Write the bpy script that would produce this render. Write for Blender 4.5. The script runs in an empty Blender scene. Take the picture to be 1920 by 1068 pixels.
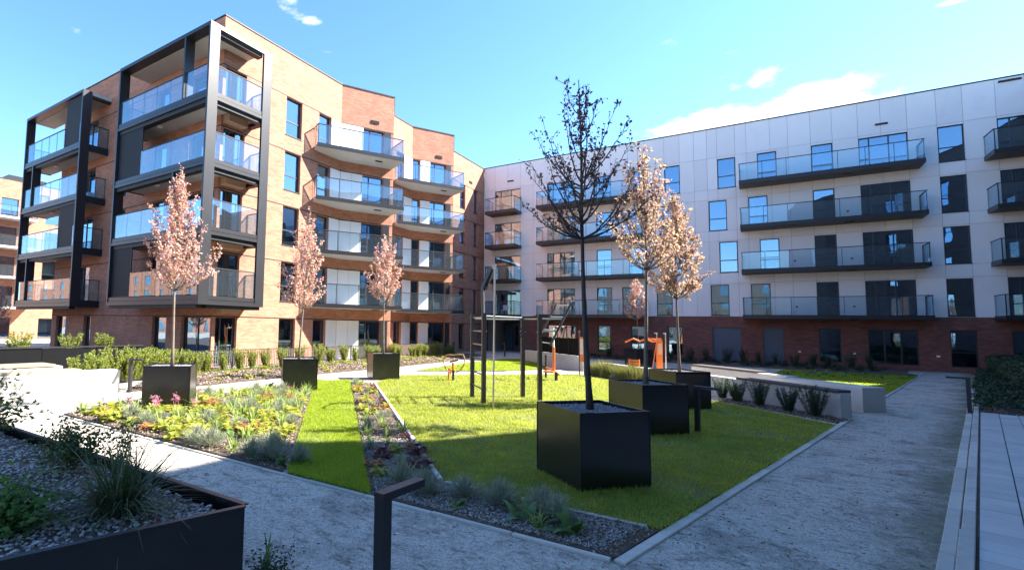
import bpy, math, random
import numpy as np
from mathutils import Vector, Matrix

# ------------------------------------------------------------------ scene, camera, sky, sun, exposure
SC = bpy.context.scene
COL = SC.collection
random.seed(7)
RNG = np.random.default_rng(11)

H_EYE = 2.1
CAM_RIGHT = Vector((0.8204, 0.5714, 0.0185))
CAM_DOWN = Vector((-0.0272, 0.0713, -0.9971))
CAM_FWD = Vector((-0.5711, 0.8176, 0.0741))
cam = bpy.data.cameras.new('camera')
camo = bpy.data.objects.new('camera', cam)
COL.objects.link(camo)
cam.sensor_width = 36.0
cam.sensor_fit = 'HORIZONTAL'
cam.lens = 956.04 / 1920 * 36.0
cam.shift_x = (960 - 752.6) / 1920
cam.shift_y = (539.94 - 534) / 1920
cam.clip_start = 0.05
cam.clip_end = 2000
fw = CAM_FWD.normalized()
rt = CAM_RIGHT.normalized()
up = rt.cross(fw).normalized()
rt = fw.cross(up).normalized()
mw = Matrix(((rt.x, up.x, -fw.x, 0), (rt.y, up.y, -fw.y, 0), (rt.z, up.z, -fw.z, H_EYE), (0, 0, 0, 1)))
camo.matrix_world = mw
SC.camera = camo

SUN_DIR = Vector((0.87, 0.78, 1.0)).normalized()
SUN_EL = math.asin(SUN_DIR.z)
SUN_AZ = math.atan2(SUN_DIR.x, SUN_DIR.y)

w = bpy.data.worlds.new('World')
SC.world = w
w.use_nodes = True
nt = w.node_tree
nt.nodes.clear()
SKY_STRENGTH = 0.092


def build_world():
    N = nt.nodes.new
    L = nt.links.new
    out = N('ShaderNodeOutputWorld')
    sky = N('ShaderNodeTexSky')
    sky.sky_type = 'NISHITA'
    sky.sun_disc = False
    sky.sun_elevation = SUN_EL
    sky.sun_rotation = SUN_AZ
    sky.altitude = 100
    sky.air_density = 1.0
    sky.dust_density = 0.2
    sky.ozone_density = 4.0
    bg = N('ShaderNodeBackground')
    bg.inputs['Strength'].default_value = SKY_STRENGTH
    hs = N('ShaderNodeHueSaturation')
    hs.inputs['Saturation'].default_value = 1.13
    L(sky.outputs[0], hs.inputs['Color'])
    L(hs.outputs[0], bg.inputs['Color'])
    # clouds: white masses at real directions of the sky, shaped by noise
    tc = N('ShaderNodeTexCoord')
    noise = N('ShaderNodeTexNoise')
    noise.inputs['Scale'].default_value = 15.0
    noise.inputs['Detail'].default_value = 8.0
    noise.inputs['Roughness'].default_value = 0.6
    mp = N('ShaderNodeMapping')
    mp.inputs['Scale'].default_value = (1, 1, 2.2)
    L(tc.outputs['Generated'], mp.inputs['Vector'])
    L(mp.outputs[0], noise.inputs['Vector'])
    total = None
    for d, sx, sz, amp in CLOUDS:
        d = Vector(d).normalized()
        side = Vector((-d.y, d.x, 0)).normalized()
        upv = d.cross(side)
        if upv.z < 0:
            upv = -upv

        def dot(vec, sub, scale):
            n = N('ShaderNodeVectorMath'); n.operation = 'DOT_PRODUCT'
            L(tc.outputs['Generated'], n.inputs[0]); n.inputs[1].default_value = vec
            m = N('ShaderNodeMath'); m.operation = 'MULTIPLY_ADD'
            L(n.outputs['Value'], m.inputs[0]); m.inputs[1].default_value = scale; m.inputs[2].default_value = -sub * scale
            p = N('ShaderNodeMath'); p.operation = 'POWER'
            ab = N('ShaderNodeMath'); ab.operation = 'ABSOLUTE'
            L(m.outputs[0], ab.inputs[0]); L(ab.outputs[0], p.inputs[0]); p.inputs[1].default_value = 2.0
            return p
        a = dot(side, 0, 1 / sx)
        b = dot(upv, 0, 1 / sz)
        f = dot(d, 1.0, 1.0)
        s = N('ShaderNodeMath'); s.operation = 'ADD'
        L(a.outputs[0], s.inputs[0]); L(b.outputs[0], s.inputs[1])
        s2 = N('ShaderNodeMath'); s2.operation = 'ADD'
        L(s.outputs[0], s2.inputs[0]); L(f.outputs[0], s2.inputs[1])
        e = N('ShaderNodeMath'); e.operation = 'MULTIPLY_ADD'
        L(s2.outputs[0], e.inputs[0]); e.inputs[1].default_value = -amp; e.inputs[2].default_value = amp
        mx = N('ShaderNodeMath'); mx.operation = 'MAXIMUM'
        L(e.outputs[0], mx.inputs[0]); mx.inputs[1].default_value = 0
        if total is None:
            total = mx
        else:
            t = N('ShaderNodeMath'); t.operation = 'MAXIMUM'
            L(total.outputs[0], t.inputs[0]); L(mx.outputs[0], t.inputs[1])
            total = t
    # cover = clamp((mask*0.55 + noise - 0.72) * k)
    add = N('ShaderNodeMath'); add.operation = 'MULTIPLY_ADD'
    L(total.outputs[0], add.inputs[0]); add.inputs[1].default_value = 0.34
    L(noise.outputs['Fac'], add.inputs[2])
    rng_ = N('ShaderNodeMapRange')
    rng_.inputs['From Min'].default_value = 0.66
    rng_.inputs['From Max'].default_value = 0.92
    rng_.interpolation_type = 'SMOOTHSTEP'
    L(add.outputs[0], rng_.inputs['Value'])
    bgc = N('ShaderNodeBackground')
    bgc.inputs['Color'].default_value = (0.93, 0.97, 1.0, 1)
    bgc.inputs['Strength'].default_value = CLOUD_STRENGTH
    mix = N('ShaderNodeMixShader')
    L(rng_.outputs['Result'], mix.inputs['Fac'])
    L(bg.outputs[0], mix.inputs[1]); L(bgc.outputs[0], mix.inputs[2])
    L(mix.outputs[0], out.inputs['Surface'])


def pix_dir(x, y):
    return (rt * ((x - 752.6) / 956.04) - up * ((y - 539.94) / 956.04) + fw).normalized()


CLOUD_STRENGTH = 0.36
CLOUDS = [(pix_dir(1400, 225), 0.21, 0.036, 1.4), (pix_dir(1545, 175), 0.085, 0.038, 1.2), (pix_dir(1365, 155), 0.03, 0.022, 0.62),
          (pix_dir(1435, 145), 0.035, 0.025, 0.7), (pix_dir(1655, 157), 0.018, 0.012, 0.7), (pix_dir(550, 14), 0.035, 0.03, 0.66),
          (pix_dir(585, 40), 0.028, 0.012, 0.72), (pix_dir(487, 42), 0.02, 0.03, 0.45), (pix_dir(1795, 2), 0.03, 0.006, 0.7)]
build_world()

sun = bpy.data.lights.new('sun', 'SUN')
sun.energy = 5.0
sun.angle = math.radians(0.53)
sun.color = (1.0, 0.93, 0.82)
suno = bpy.data.objects.new('sun', sun)
COL.objects.link(suno)
suno.location = (30, 25, 40)
suno.rotation_euler = (-SUN_DIR).to_track_quat('-Z', 'Y').to_euler()

SC.render.engine = 'CYCLES'
SC.cycles.max_bounces = 8
SC.cycles.transparent_max_bounces = 24
SC.cycles.diffuse_bounces = 4
SC.cycles.glossy_bounces = 4
SC.cycles.sample_clamp_indirect = 6
SC.view_settings.view_transform = 'Standard'
SC.view_settings.look = 'None'
SC.view_settings.gamma = 1.0
SC.view_settings.use_curve_mapping = False
SC.view_settings.exposure = 2.25

# ------------------------------------------------------------------ materials
MATS = {}


def new_mat(name):
    m = bpy.data.materials.new(name)
    m.use_nodes = True
    m.node_tree.nodes.clear()
    MATS[name] = m
    return m, m.node_tree.nodes.new, m.node_tree.links.new


def rgba(c, k=1.0):
    return (min(c[0] * k, 1), min(c[1] * k, 1), min(c[2] * k, 1), 1)


def plain(name, col, rough=0.6, metal=0.0, var=0.12, vscale=3.0, bump=0.0, bscale=40.0, spec=0.5, var2=0.0, v2scale=0.5, dirt=None):
    m, N, L = new_mat(name)
    out = N('ShaderNodeOutputMaterial'); p = N('ShaderNodeBsdfPrincipled')
    L(p.outputs[0], out.inputs['Surface'])
    p.inputs['Roughness'].default_value = rough
    p.inputs['Metallic'].default_value = metal
    p.inputs['Specular IOR Level'].default_value = spec
    geo = N('ShaderNodeNewGeometry')
    n = N('ShaderNodeTexNoise'); n.inputs['Scale'].default_value = vscale; n.inputs['Detail'].default_value = 6
    n.inputs['Roughness'].default_value = 0.65
    L(geo.outputs['Position'], n.inputs['Vector'])
    cr = N('ShaderNodeValToRGB')
    cr.color_ramp.elements[0].position = 0.3; cr.color_ramp.elements[1].position = 0.7
    cr.color_ramp.elements[0].color = rgba(col, 1 - var); cr.color_ramp.elements[1].color = rgba(col, 1 + var)
    L(n.outputs['Fac'], cr.inputs['Fac'])
    colout = cr.outputs['Color']
    if dirt:
        dcol, dscale, lo, hi, amt = dirt
        n2 = N('ShaderNodeTexNoise'); n2.inputs['Scale'].default_value = dscale; n2.inputs['Detail'].default_value = 5
        n2.inputs['Roughness'].default_value = 0.7
        L(geo.outputs['Position'], n2.inputs['Vector'])
        mr = N('ShaderNodeMapRange'); mr.inputs['From Min'].default_value = lo; mr.inputs['From Max'].default_value = hi
        mr.inputs['To Max'].default_value = amt
        L(n2.outputs['Fac'], mr.inputs['Value'])
        mx = N('ShaderNodeMix'); mx.data_type = 'RGBA'
        L(mr.outputs['Result'], mx.inputs[0]); L(colout, mx.inputs[6]); mx.inputs[7].default_value = rgba(dcol)
        colout = mx.outputs[2]
    L(colout, p.inputs['Base Color'])
    if bump:
        nb = N('ShaderNodeTexNoise'); nb.inputs['Scale'].default_value = bscale; nb.inputs['Detail'].default_value = 4
        L(geo.outputs['Position'], nb.inputs['Vector'])
        b = N('ShaderNodeBump'); b.inputs['Strength'].default_value = bump; b.inputs['Distance'].default_value = 0.02
        L(nb.outputs['Fac'], b.inputs['Height']); L(b.outputs[0], p.inputs['Normal'])
    return m


def brick_mat(name, c1, c2, mortar):
    m, N, L = new_mat(name)
    out = N('ShaderNodeOutputMaterial'); p = N('ShaderNodeBsdfPrincipled')
    L(p.outputs[0], out.inputs['Surface'])
    p.inputs['Roughness'].default_value = 0.85
    uv = N('ShaderNodeUVMap')
    bt = N('ShaderNodeTexBrick')
    bt.inputs['Scale'].default_value = 1.0
    bt.inputs['Brick Width'].default_value = 0.29
    bt.inputs['Row Height'].default_value = 0.071
    bt.inputs['Mortar Size'].default_value = 0.006
    bt.inputs['Mortar Smooth'].default_value = 0.2
    bt.inputs['Bias'].default_value = -0.1
    bt.inputs['Color1'].default_value = rgba(c1); bt.inputs['Color2'].default_value = rgba(c2); bt.inputs['Mortar'].default_value = rgba(mortar)
    L(uv.outputs[0], bt.inputs['Vector'])
    n = N('ShaderNodeTexNoise'); n.inputs['Scale'].default_value = 1.1; n.inputs['Detail'].default_value = 8; n.inputs['Roughness'].default_value = 0.7
    mp = N('ShaderNodeMapping'); mp.inputs['Scale'].default_value = (0.9, 1.3, 1)
    L(uv.outputs[0], mp.inputs['Vector']); L(mp.outputs[0], n.inputs['Vector'])
    cr = N('ShaderNodeValToRGB')
    cr.color_ramp.elements[0].position = 0.3; cr.color_ramp.elements[1].position = 0.72
    cr.color_ramp.elements[0].color = (0.74, 0.72, 0.72, 1); cr.color_ramp.elements[1].color = (1.18, 1.16, 1.1, 1)
    L(n.outputs['Fac'], cr.inputs['Fac'])
    mx = N('ShaderNodeMix'); mx.data_type = 'RGBA'; mx.blend_type = 'MULTIPLY'; mx.inputs[0].default_value = 1
    L(bt.outputs['Color'], mx.inputs[6]); L(cr.outputs['Color'], mx.inputs[7])
    L(mx.outputs[2], p.inputs['Base Color'])
    b = N('ShaderNodeBump'); b.inputs['Strength'].default_value = 0.5; b.inputs['Distance'].default_value = 0.01; b.invert = True
    L(bt.outputs['Fac'], b.inputs['Height']); L(b.outputs[0], p.inputs['Normal'])
    return m


def glass_mat(name, tint, refl_lo, refl_hi, gloss_col, transp=True, body=(0.02, 0.022, 0.025), wav=0.02, milk=0.0):
    """coated glazing: a mirror-like coat whose strength grows at grazing angles over clear tinted glass"""
    m, N, L = new_mat(name)
    out = N('ShaderNodeOutputMaterial')
    lw = N('ShaderNodeLayerWeight'); lw.inputs['Blend'].default_value = 0.35
    mr = N('ShaderNodeMapRange')
    mr.inputs['To Min'].default_value = refl_lo; mr.inputs['To Max'].default_value = refl_hi
    L(lw.outputs['Facing'], mr.inputs['Value'])
    gl = N('ShaderNodeBsdfGlossy'); gl.inputs['Roughness'].default_value = 0.0; gl.inputs['Color'].default_value = rgba(gloss_col)
    if wav:
        geo = N('ShaderNodeNewGeometry')
        n = N('ShaderNodeTexNoise'); n.inputs['Scale'].default_value = 0.9; n.inputs['Detail'].default_value = 1
        L(geo.outputs['Position'], n.inputs['Vector'])
        b = N('ShaderNodeBump'); b.inputs['Strength'].default_value = wav; b.inputs['Distance'].default_value = 0.3
        L(n.outputs['Fac'], b.inputs['Height']); L(b.outputs[0], gl.inputs['Normal'])
    if transp:
        t = N('ShaderNodeBsdfTransparent'); t.inputs['Color'].default_value = rgba(tint)
    else:
        t = N('ShaderNodeBsdfPrincipled'); t.inputs['Base Color'].default_value = rgba(body); t.inputs['Roughness'].default_value = 0.3
    base = t
    if milk:
        d = N('ShaderNodeBsdfDiffuse'); d.inputs['Color'].default_value = (0.7, 0.8, 0.9, 1)
        mm = N('ShaderNodeMixShader'); mm.inputs['Fac'].default_value = milk
        L(t.outputs[0], mm.inputs[1]); L(d.outputs[0], mm.inputs[2])
        base = mm
    mx = N('ShaderNodeMixShader')
    L(mr.outputs['Result'], mx.inputs['Fac']); L(base.outputs[0], mx.inputs[1]); L(gl.outputs[0], mx.inputs[2])
    L(mx.outputs[0], out.inputs['Surface'])
    return m


def leaf_mat(name, cols, transl=0.35, rough=0.55, tcol=1.3, patch=None):
    """leaf colour varies from leaf to leaf"""
    m, N, L = new_mat(name)
    out = N('ShaderNodeOutputMaterial')
    geo = N('ShaderNodeNewGeometry')
    cr = N('ShaderNodeValToRGB')
    els = cr.color_ramp.elements
    while len(els) > len(cols):
        els.remove(els[-1])
    while len(els) < len(cols):
        els.new(0.5)
    for i, c in enumerate(cols):
        els[i].position = i / max(1, len(cols) - 1)
        els[i].color = rgba(c)
    L(geo.outputs['Random Per Island'], cr.inputs['Fac'])
    p = N('ShaderNodeBsdfPrincipled'); p.inputs['Roughness'].default_value = rough
    p.inputs['Specular IOR Level'].default_value = 0.35
    colour = cr.outputs['Color']
    if patch:
        n = N('ShaderNodeTexNoise'); n.inputs['Scale'].default_value = patch[0]; n.inputs['Detail'].default_value = 6
        n.inputs['Roughness'].default_value = 0.7
        L(geo.outputs['Position'], n.inputs['Vector'])
        c2 = N('ShaderNodeValToRGB')
        c2.color_ramp.elements[0].position = 0.33; c2.color_ramp.elements[1].position = 0.66
        c2.color_ramp.elements[0].color = rgba(patch[1]); c2.color_ramp.elements[1].color = rgba(patch[2])
        L(n.outputs['Fac'], c2.inputs['Fac'])
        pm = N('ShaderNodeMix'); pm.data_type = 'RGBA'; pm.blend_type = 'MULTIPLY'; pm.inputs[0].default_value = 1
        L(colour, pm.inputs[6]); L(c2.outputs['Color'], pm.inputs[7])
        colour = pm.outputs[2]
    L(colour, p.inputs['Base Color'])
    t = N('ShaderNodeBsdfTranslucent')
    mul = N('ShaderNodeMix'); mul.data_type = 'RGBA'; mul.blend_type = 'MULTIPLY'; mul.inputs[0].default_value = 1
    L(colour, mul.inputs[6]); mul.inputs[7].default_value = (tcol, tcol, tcol * 0.85, 1)
    L(mul.outputs[2], t.inputs['Color'])
    mx = N('ShaderNodeMixShader'); mx.inputs['Fac'].default_value = transl
    L(p.outputs[0], mx.inputs[1]); L(t.outputs[0], mx.inputs[2])
    L(mx.outputs[0], out.inputs['Surface'])
    return m


BRICK = brick_mat('brick', (0.48, 0.213, 0.138), (0.35, 0.136, 0.086), (0.41, 0.265, 0.19))
BRICK_GREY = brick_mat('grey_brick', (0.10, 0.092, 0.09), (0.07, 0.066, 0.066), (0.12, 0.115, 0.11))
BRICK_DARK = brick_mat('dark_brick', (0.24, 0.092, 0.075), (0.15, 0.058, 0.05), (0.13, 0.085, 0.075))
PANEL = plain('facade_panel_white', (0.76, 0.745, 0.765), 0.55, var=0.025, vscale=0.6, dirt=((0.55, 0.53, 0.53), 0.8, 0.55, 0.8, 0.35))
def per_object_tone(m, amount):
    N = m.node_tree.nodes.new; L = m.node_tree.links.new
    p = [n for n in m.node_tree.nodes if n.type == 'BSDF_PRINCIPLED'][0]
    src = p.inputs['Base Color'].links[0].from_socket
    oi = N('ShaderNodeObjectInfo')
    mr = N('ShaderNodeMapRange'); mr.inputs['To Min'].default_value = 1 - amount; mr.inputs['To Max'].default_value = 1 + amount * 0.4
    L(oi.outputs['Random'], mr.inputs['Value'])
    hs = N('ShaderNodeHueSaturation')
    L(mr.outputs['Result'], hs.inputs['Value']); L(src, hs.inputs['Color']); L(hs.outputs[0], p.inputs['Base Color'])


per_object_tone(PANEL, 0.07)
JOINT = plain('panel_backing', (0.3, 0.3, 0.33), 0.8)
CLAD = plain('white_cladding', (0.78, 0.78, 0.79), 0.5, var=0.03, vscale=0.8)
METAL = plain('anthracite_metal', (0.026, 0.027, 0.032), 0.36, 0.15, var=0.1, spec=0.4, vscale=1.5, bump=0.04, bscale=6)
METAL_DK = plain('black_metal', (0.012, 0.013, 0.016), 0.6, 0.1, var=0.12)
FRAME = plain('window_frame_metal', (0.035, 0.038, 0.046), 0.45, 0.1, var=0.08)
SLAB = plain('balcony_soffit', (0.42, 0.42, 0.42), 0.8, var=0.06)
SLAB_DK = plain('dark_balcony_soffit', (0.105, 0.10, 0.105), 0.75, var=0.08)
RENDER_GREY = plain('soffit_plaster', (0.40, 0.385, 0.36), 0.85, var=0.05)
CURTAIN = plain('curtain', (0.62, 0.6, 0.5), 0.9, var=0.1, vscale=6)
CURTAIN_W = plain('blind_white', (0.6, 0.62, 0.66), 0.9, var=0.06)
ROOM = plain('room_wall', (0.32, 0.31, 0.29), 0.9, var=0.05)
PANE = glass_mat('window_glass', (0.55, 0.6, 0.62), 0.34, 0.8, (0.5, 0.7, 0.92), True, wav=0.014)
BGLASS = glass_mat('balcony_glass', (0.84, 0.91, 0.94), 0.06, 0.42, (0.72, 0.85, 0.95), True, wav=0, milk=0.02)
ROLLER = plain('roller_shutter', (0.075, 0.095, 0.14), 0.5, 0.2, var=0.05)
CONC = plain('concrete', (0.47, 0.46, 0.44), 0.85, var=0.10, vscale=2.2, bump=0.12, bscale=60, dirt=((0.24, 0.23, 0.2), 1.3, 0.55, 0.75, 0.5))
CONC_W = plain('pale_concrete', (0.52, 0.50, 0.455), 0.82, var=0.07, vscale=2.5, bump=0.08, bscale=70, dirt=((0.4, 0.38, 0.33), 1.6, 0.56, 0.78, 0.5))
CAPSTONE = plain('dark_coping', (0.075, 0.068, 0.068), 0.7, var=0.12)
CAPWOOD = plain('timber_seat', (0.30, 0.235, 0.17), 0.75, var=0.2, vscale=9)
KERB = plain('kerb_concrete', (0.54, 0.50, 0.435), 0.9, var=0.12, vscale=6, bump=0.2, bscale=90)
SLABSTONE = plain('paving_concrete', (0.54, 0.52, 0.49), 0.85, var=0.07, vscale=4, bump=0.08, bscale=120, dirt=((0.28, 0.27, 0.26), 2.0, 0.5, 0.8, 0.5))
per_object_tone(KERB, 0.2)
per_object_tone(SLABSTONE, 0.12)
PLANTER = plain('planter_steel', (0.009, 0.0095, 0.011), 0.24, 0.0, var=0.25, vscale=2.2, bump=0.03, bscale=4, spec=0.75, dirt=((0.045, 0.042, 0.038), 3.2, 0.55, 0.8, 0.5))
BOLL = plain('bollard_metal', (0.035, 0.034, 0.038), 0.4, 0.3, var=0.08)
ORANGE = plain('orange_paint', (0.72, 0.17, 0.025), 0.4, var=0.06)
GYMGREY = plain('gym_steel', (0.095, 0.085, 0.085), 0.42, 0.4, var=0.1)
STEEL = plain('bare_steel', (0.5, 0.5, 0.5), 0.3, 0.9, var=0.05)
FENCEPANEL = plain('black_fence_panel', (0.005, 0.0055, 0.007), 0.75, 0.0, spec=0.12)
FENCEBAR = plain('galvanised_bar', (0.3, 0.29, 0.28), 0.5, 0.2)
WHITE = plain('white_paint', (0.78, 0.78, 0.76), 0.5)
SEATBLK = plain('black_rubber', (0.02, 0.02, 0.02), 0.6)
BARK = plain('bark', (0.17, 0.135, 0.11), 0.9, var=0.35, vscale=14, bump=0.5, bscale=40)
BARK_DK = plain('dark_bark', (0.055, 0.045, 0.04), 0.9, var=0.35, vscale=14, bump=0.5, bscale=40)
SOIL = plain('soil_mulch', (0.085, 0.062, 0.045), 0.95, var=0.5, vscale=28, bump=0.9, bscale=55, dirt=((0.2, 0.15, 0.11), 9, 0.5, 0.75, 0.7))
CHIP = leaf_mat('bark_chips', [(0.12, 0.08, 0.06), (0.23, 0.165, 0.12), (0.34, 0.26, 0.2), (0.44, 0.36, 0.29), (0.11, 0.075, 0.055)], 0.0, 0.9)
PEBBLE = leaf_mat('pebbles', [(0.17, 0.165, 0.16), (0.36, 0.35, 0.34), (0.5, 0.48, 0.46), (0.27, 0.25, 0.235), (0.6, 0.58, 0.55), (0.22, 0.22, 0.22)], 0.0, 0.75)
PEBBLE_DK = leaf_mat('grey_pebbles', [(0.16, 0.165, 0.18), (0.28, 0.28, 0.29), (0.21, 0.22, 0.24), (0.36, 0.36, 0.37)], 0.0, 0.8)
LAWNBASE = plain('lawn_soil', (0.13, 0.15, 0.03), 0.95, var=0.4, vscale=5, bump=0.7, bscale=45, dirt=((0.15, 0.13, 0.06), 2.2, 0.52, 0.75, 0.6))
BLADE = leaf_mat('grass_blades', [(0.21, 0.28, 0.024), (0.32, 0.37, 0.03), (0.40, 0.40, 0.045), (0.26, 0.33, 0.026), (0.48, 0.43, 0.12)], 0.5, 0.5, 1.7, patch=(1.6, (0.62, 0.66, 0.6), (1.12, 1.05, 1.0)))
BLADE2 = leaf_mat('fresh_grass_blades', [(0.21, 0.29, 0.02), (0.29, 0.38, 0.028), (0.36, 0.42, 0.036), (0.24, 0.32, 0.022)], 0.5, 0.5, 1.6, patch=(1.3, (0.75, 0.78, 0.7), (1.1, 1.05, 1.0)))
STRAP = leaf_mat('strap_leaves', [(0.17, 0.25, 0.065), (0.26, 0.34, 0.10), (0.33, 0.39, 0.13), (0.2, 0.29, 0.07)], 0.42)
BROAD = leaf_mat('broad_leaves', [(0.08, 0.16, 0.045), (0.12, 0.22, 0.065), (0.18, 0.29, 0.10)], 0.35, 0.4)
LAV = leaf_mat('lavender_leaves', [(0.2, 0.23, 0.17), (0.3, 0.33, 0.24), (0.37, 0.39, 0.3), (0.16, 0.19, 0.14)], 0.25, 0.8)
LIME = leaf_mat('lime_leaves', [(0.22, 0.26, 0.035), (0.36, 0.36, 0.05), (0.29, 0.33, 0.045), (0.42, 0.36, 0.06)], 0.42)
AMBER = leaf_mat('amber_leaves', [(0.36, 0.12, 0.045), (0.38, 0.19, 0.06), (0.26, 0.075, 0.045), (0.33, 0.23, 0.06), (0.4, 0.17, 0.09)], 0.35)
PURPLE = leaf_mat('purple_leaves', [(0.12, 0.035, 0.045), (0.19, 0.07, 0.07), (0.09, 0.03, 0.04), (0.16, 0.11, 0.06)], 0.3)
PINK = leaf_mat('pink_petals', [(0.55, 0.2, 0.33), (0.66, 0.33, 0.45), (0.5, 0.16, 0.28)], 0.3)
STEMPINK = plain('pink_stem', (0.35, 0.15, 0.14), 0.7)
HEDGE = leaf_mat('hedge_leaves', [(0.14, 0.19, 0.03), (0.23, 0.27, 0.05), (0.30, 0.32, 0.07), (0.18, 0.235, 0.04)], 0.35)
YEW = leaf_mat('yew_needles', [(0.018, 0.045, 0.022), (0.03, 0.065, 0.03), (0.045, 0.08, 0.035), (0.025, 0.05, 0.028)], 0.15)
DARKGREEN = leaf_mat('ground_cover_leaves', [(0.022, 0.05, 0.028), (0.035, 0.07, 0.035), (0.05, 0.085, 0.04)], 0.2)
SEDGE = leaf_mat('sedge_blades', [(0.03, 0.06, 0.022), (0.06, 0.105, 0.035), (0.11, 0.15, 0.06), (0.16, 0.17, 0.09), (0.04, 0.07, 0.03)], 0.2)
NANDINA = leaf_mat('small_leaves', [(0.045, 0.09, 0.03), (0.075, 0.13, 0.04), (0.1, 0.16, 0.045), (0.09, 0.06, 0.04)], 0.3)
BUSH = leaf_mat('bush_leaves', [(0.07, 0.16, 0.04), (0.1, 0.2, 0.05), (0.14, 0.25, 0.07)], 0.35)
REED = leaf_mat('reed_blades', [(0.13, 0.15, 0.035), (0.2, 0.21, 0.06), (0.26, 0.24, 0.085), (0.09, 0.12, 0.03)], 0.3)
T_PINK = leaf_mat('blossom_pink', [(0.50, 0.24, 0.23), (0.66, 0.43, 0.40), (0.74, 0.54, 0.50), (0.38, 0.14, 0.16), (0.70, 0.48, 0.45), (0.52, 0.42, 0.24), (0.56, 0.22, 0.25), (0.78, 0.62, 0.57)], 0.45, tcol=1.2)
T_GOLD = leaf_mat('leaf_gold_pink', [(0.50, 0.29, 0.26), (0.46, 0.36, 0.17), (0.58, 0.41, 0.36), (0.32, 0.15, 0.16), (0.56, 0.39, 0.36), (0.38, 0.31, 0.13), (0.5, 0.28, 0.29), (0.64, 0.49, 0.44)], 0.45, tcol=1.15)
T_DARK = leaf_mat('leaf_dark_red', [(0.16, 0.075, 0.09), (0.22, 0.115, 0.115), (0.1, 0.07, 0.055), (0.16, 0.13, 0.07), (0.27, 0.12, 0.125)], 0.4)


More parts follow.
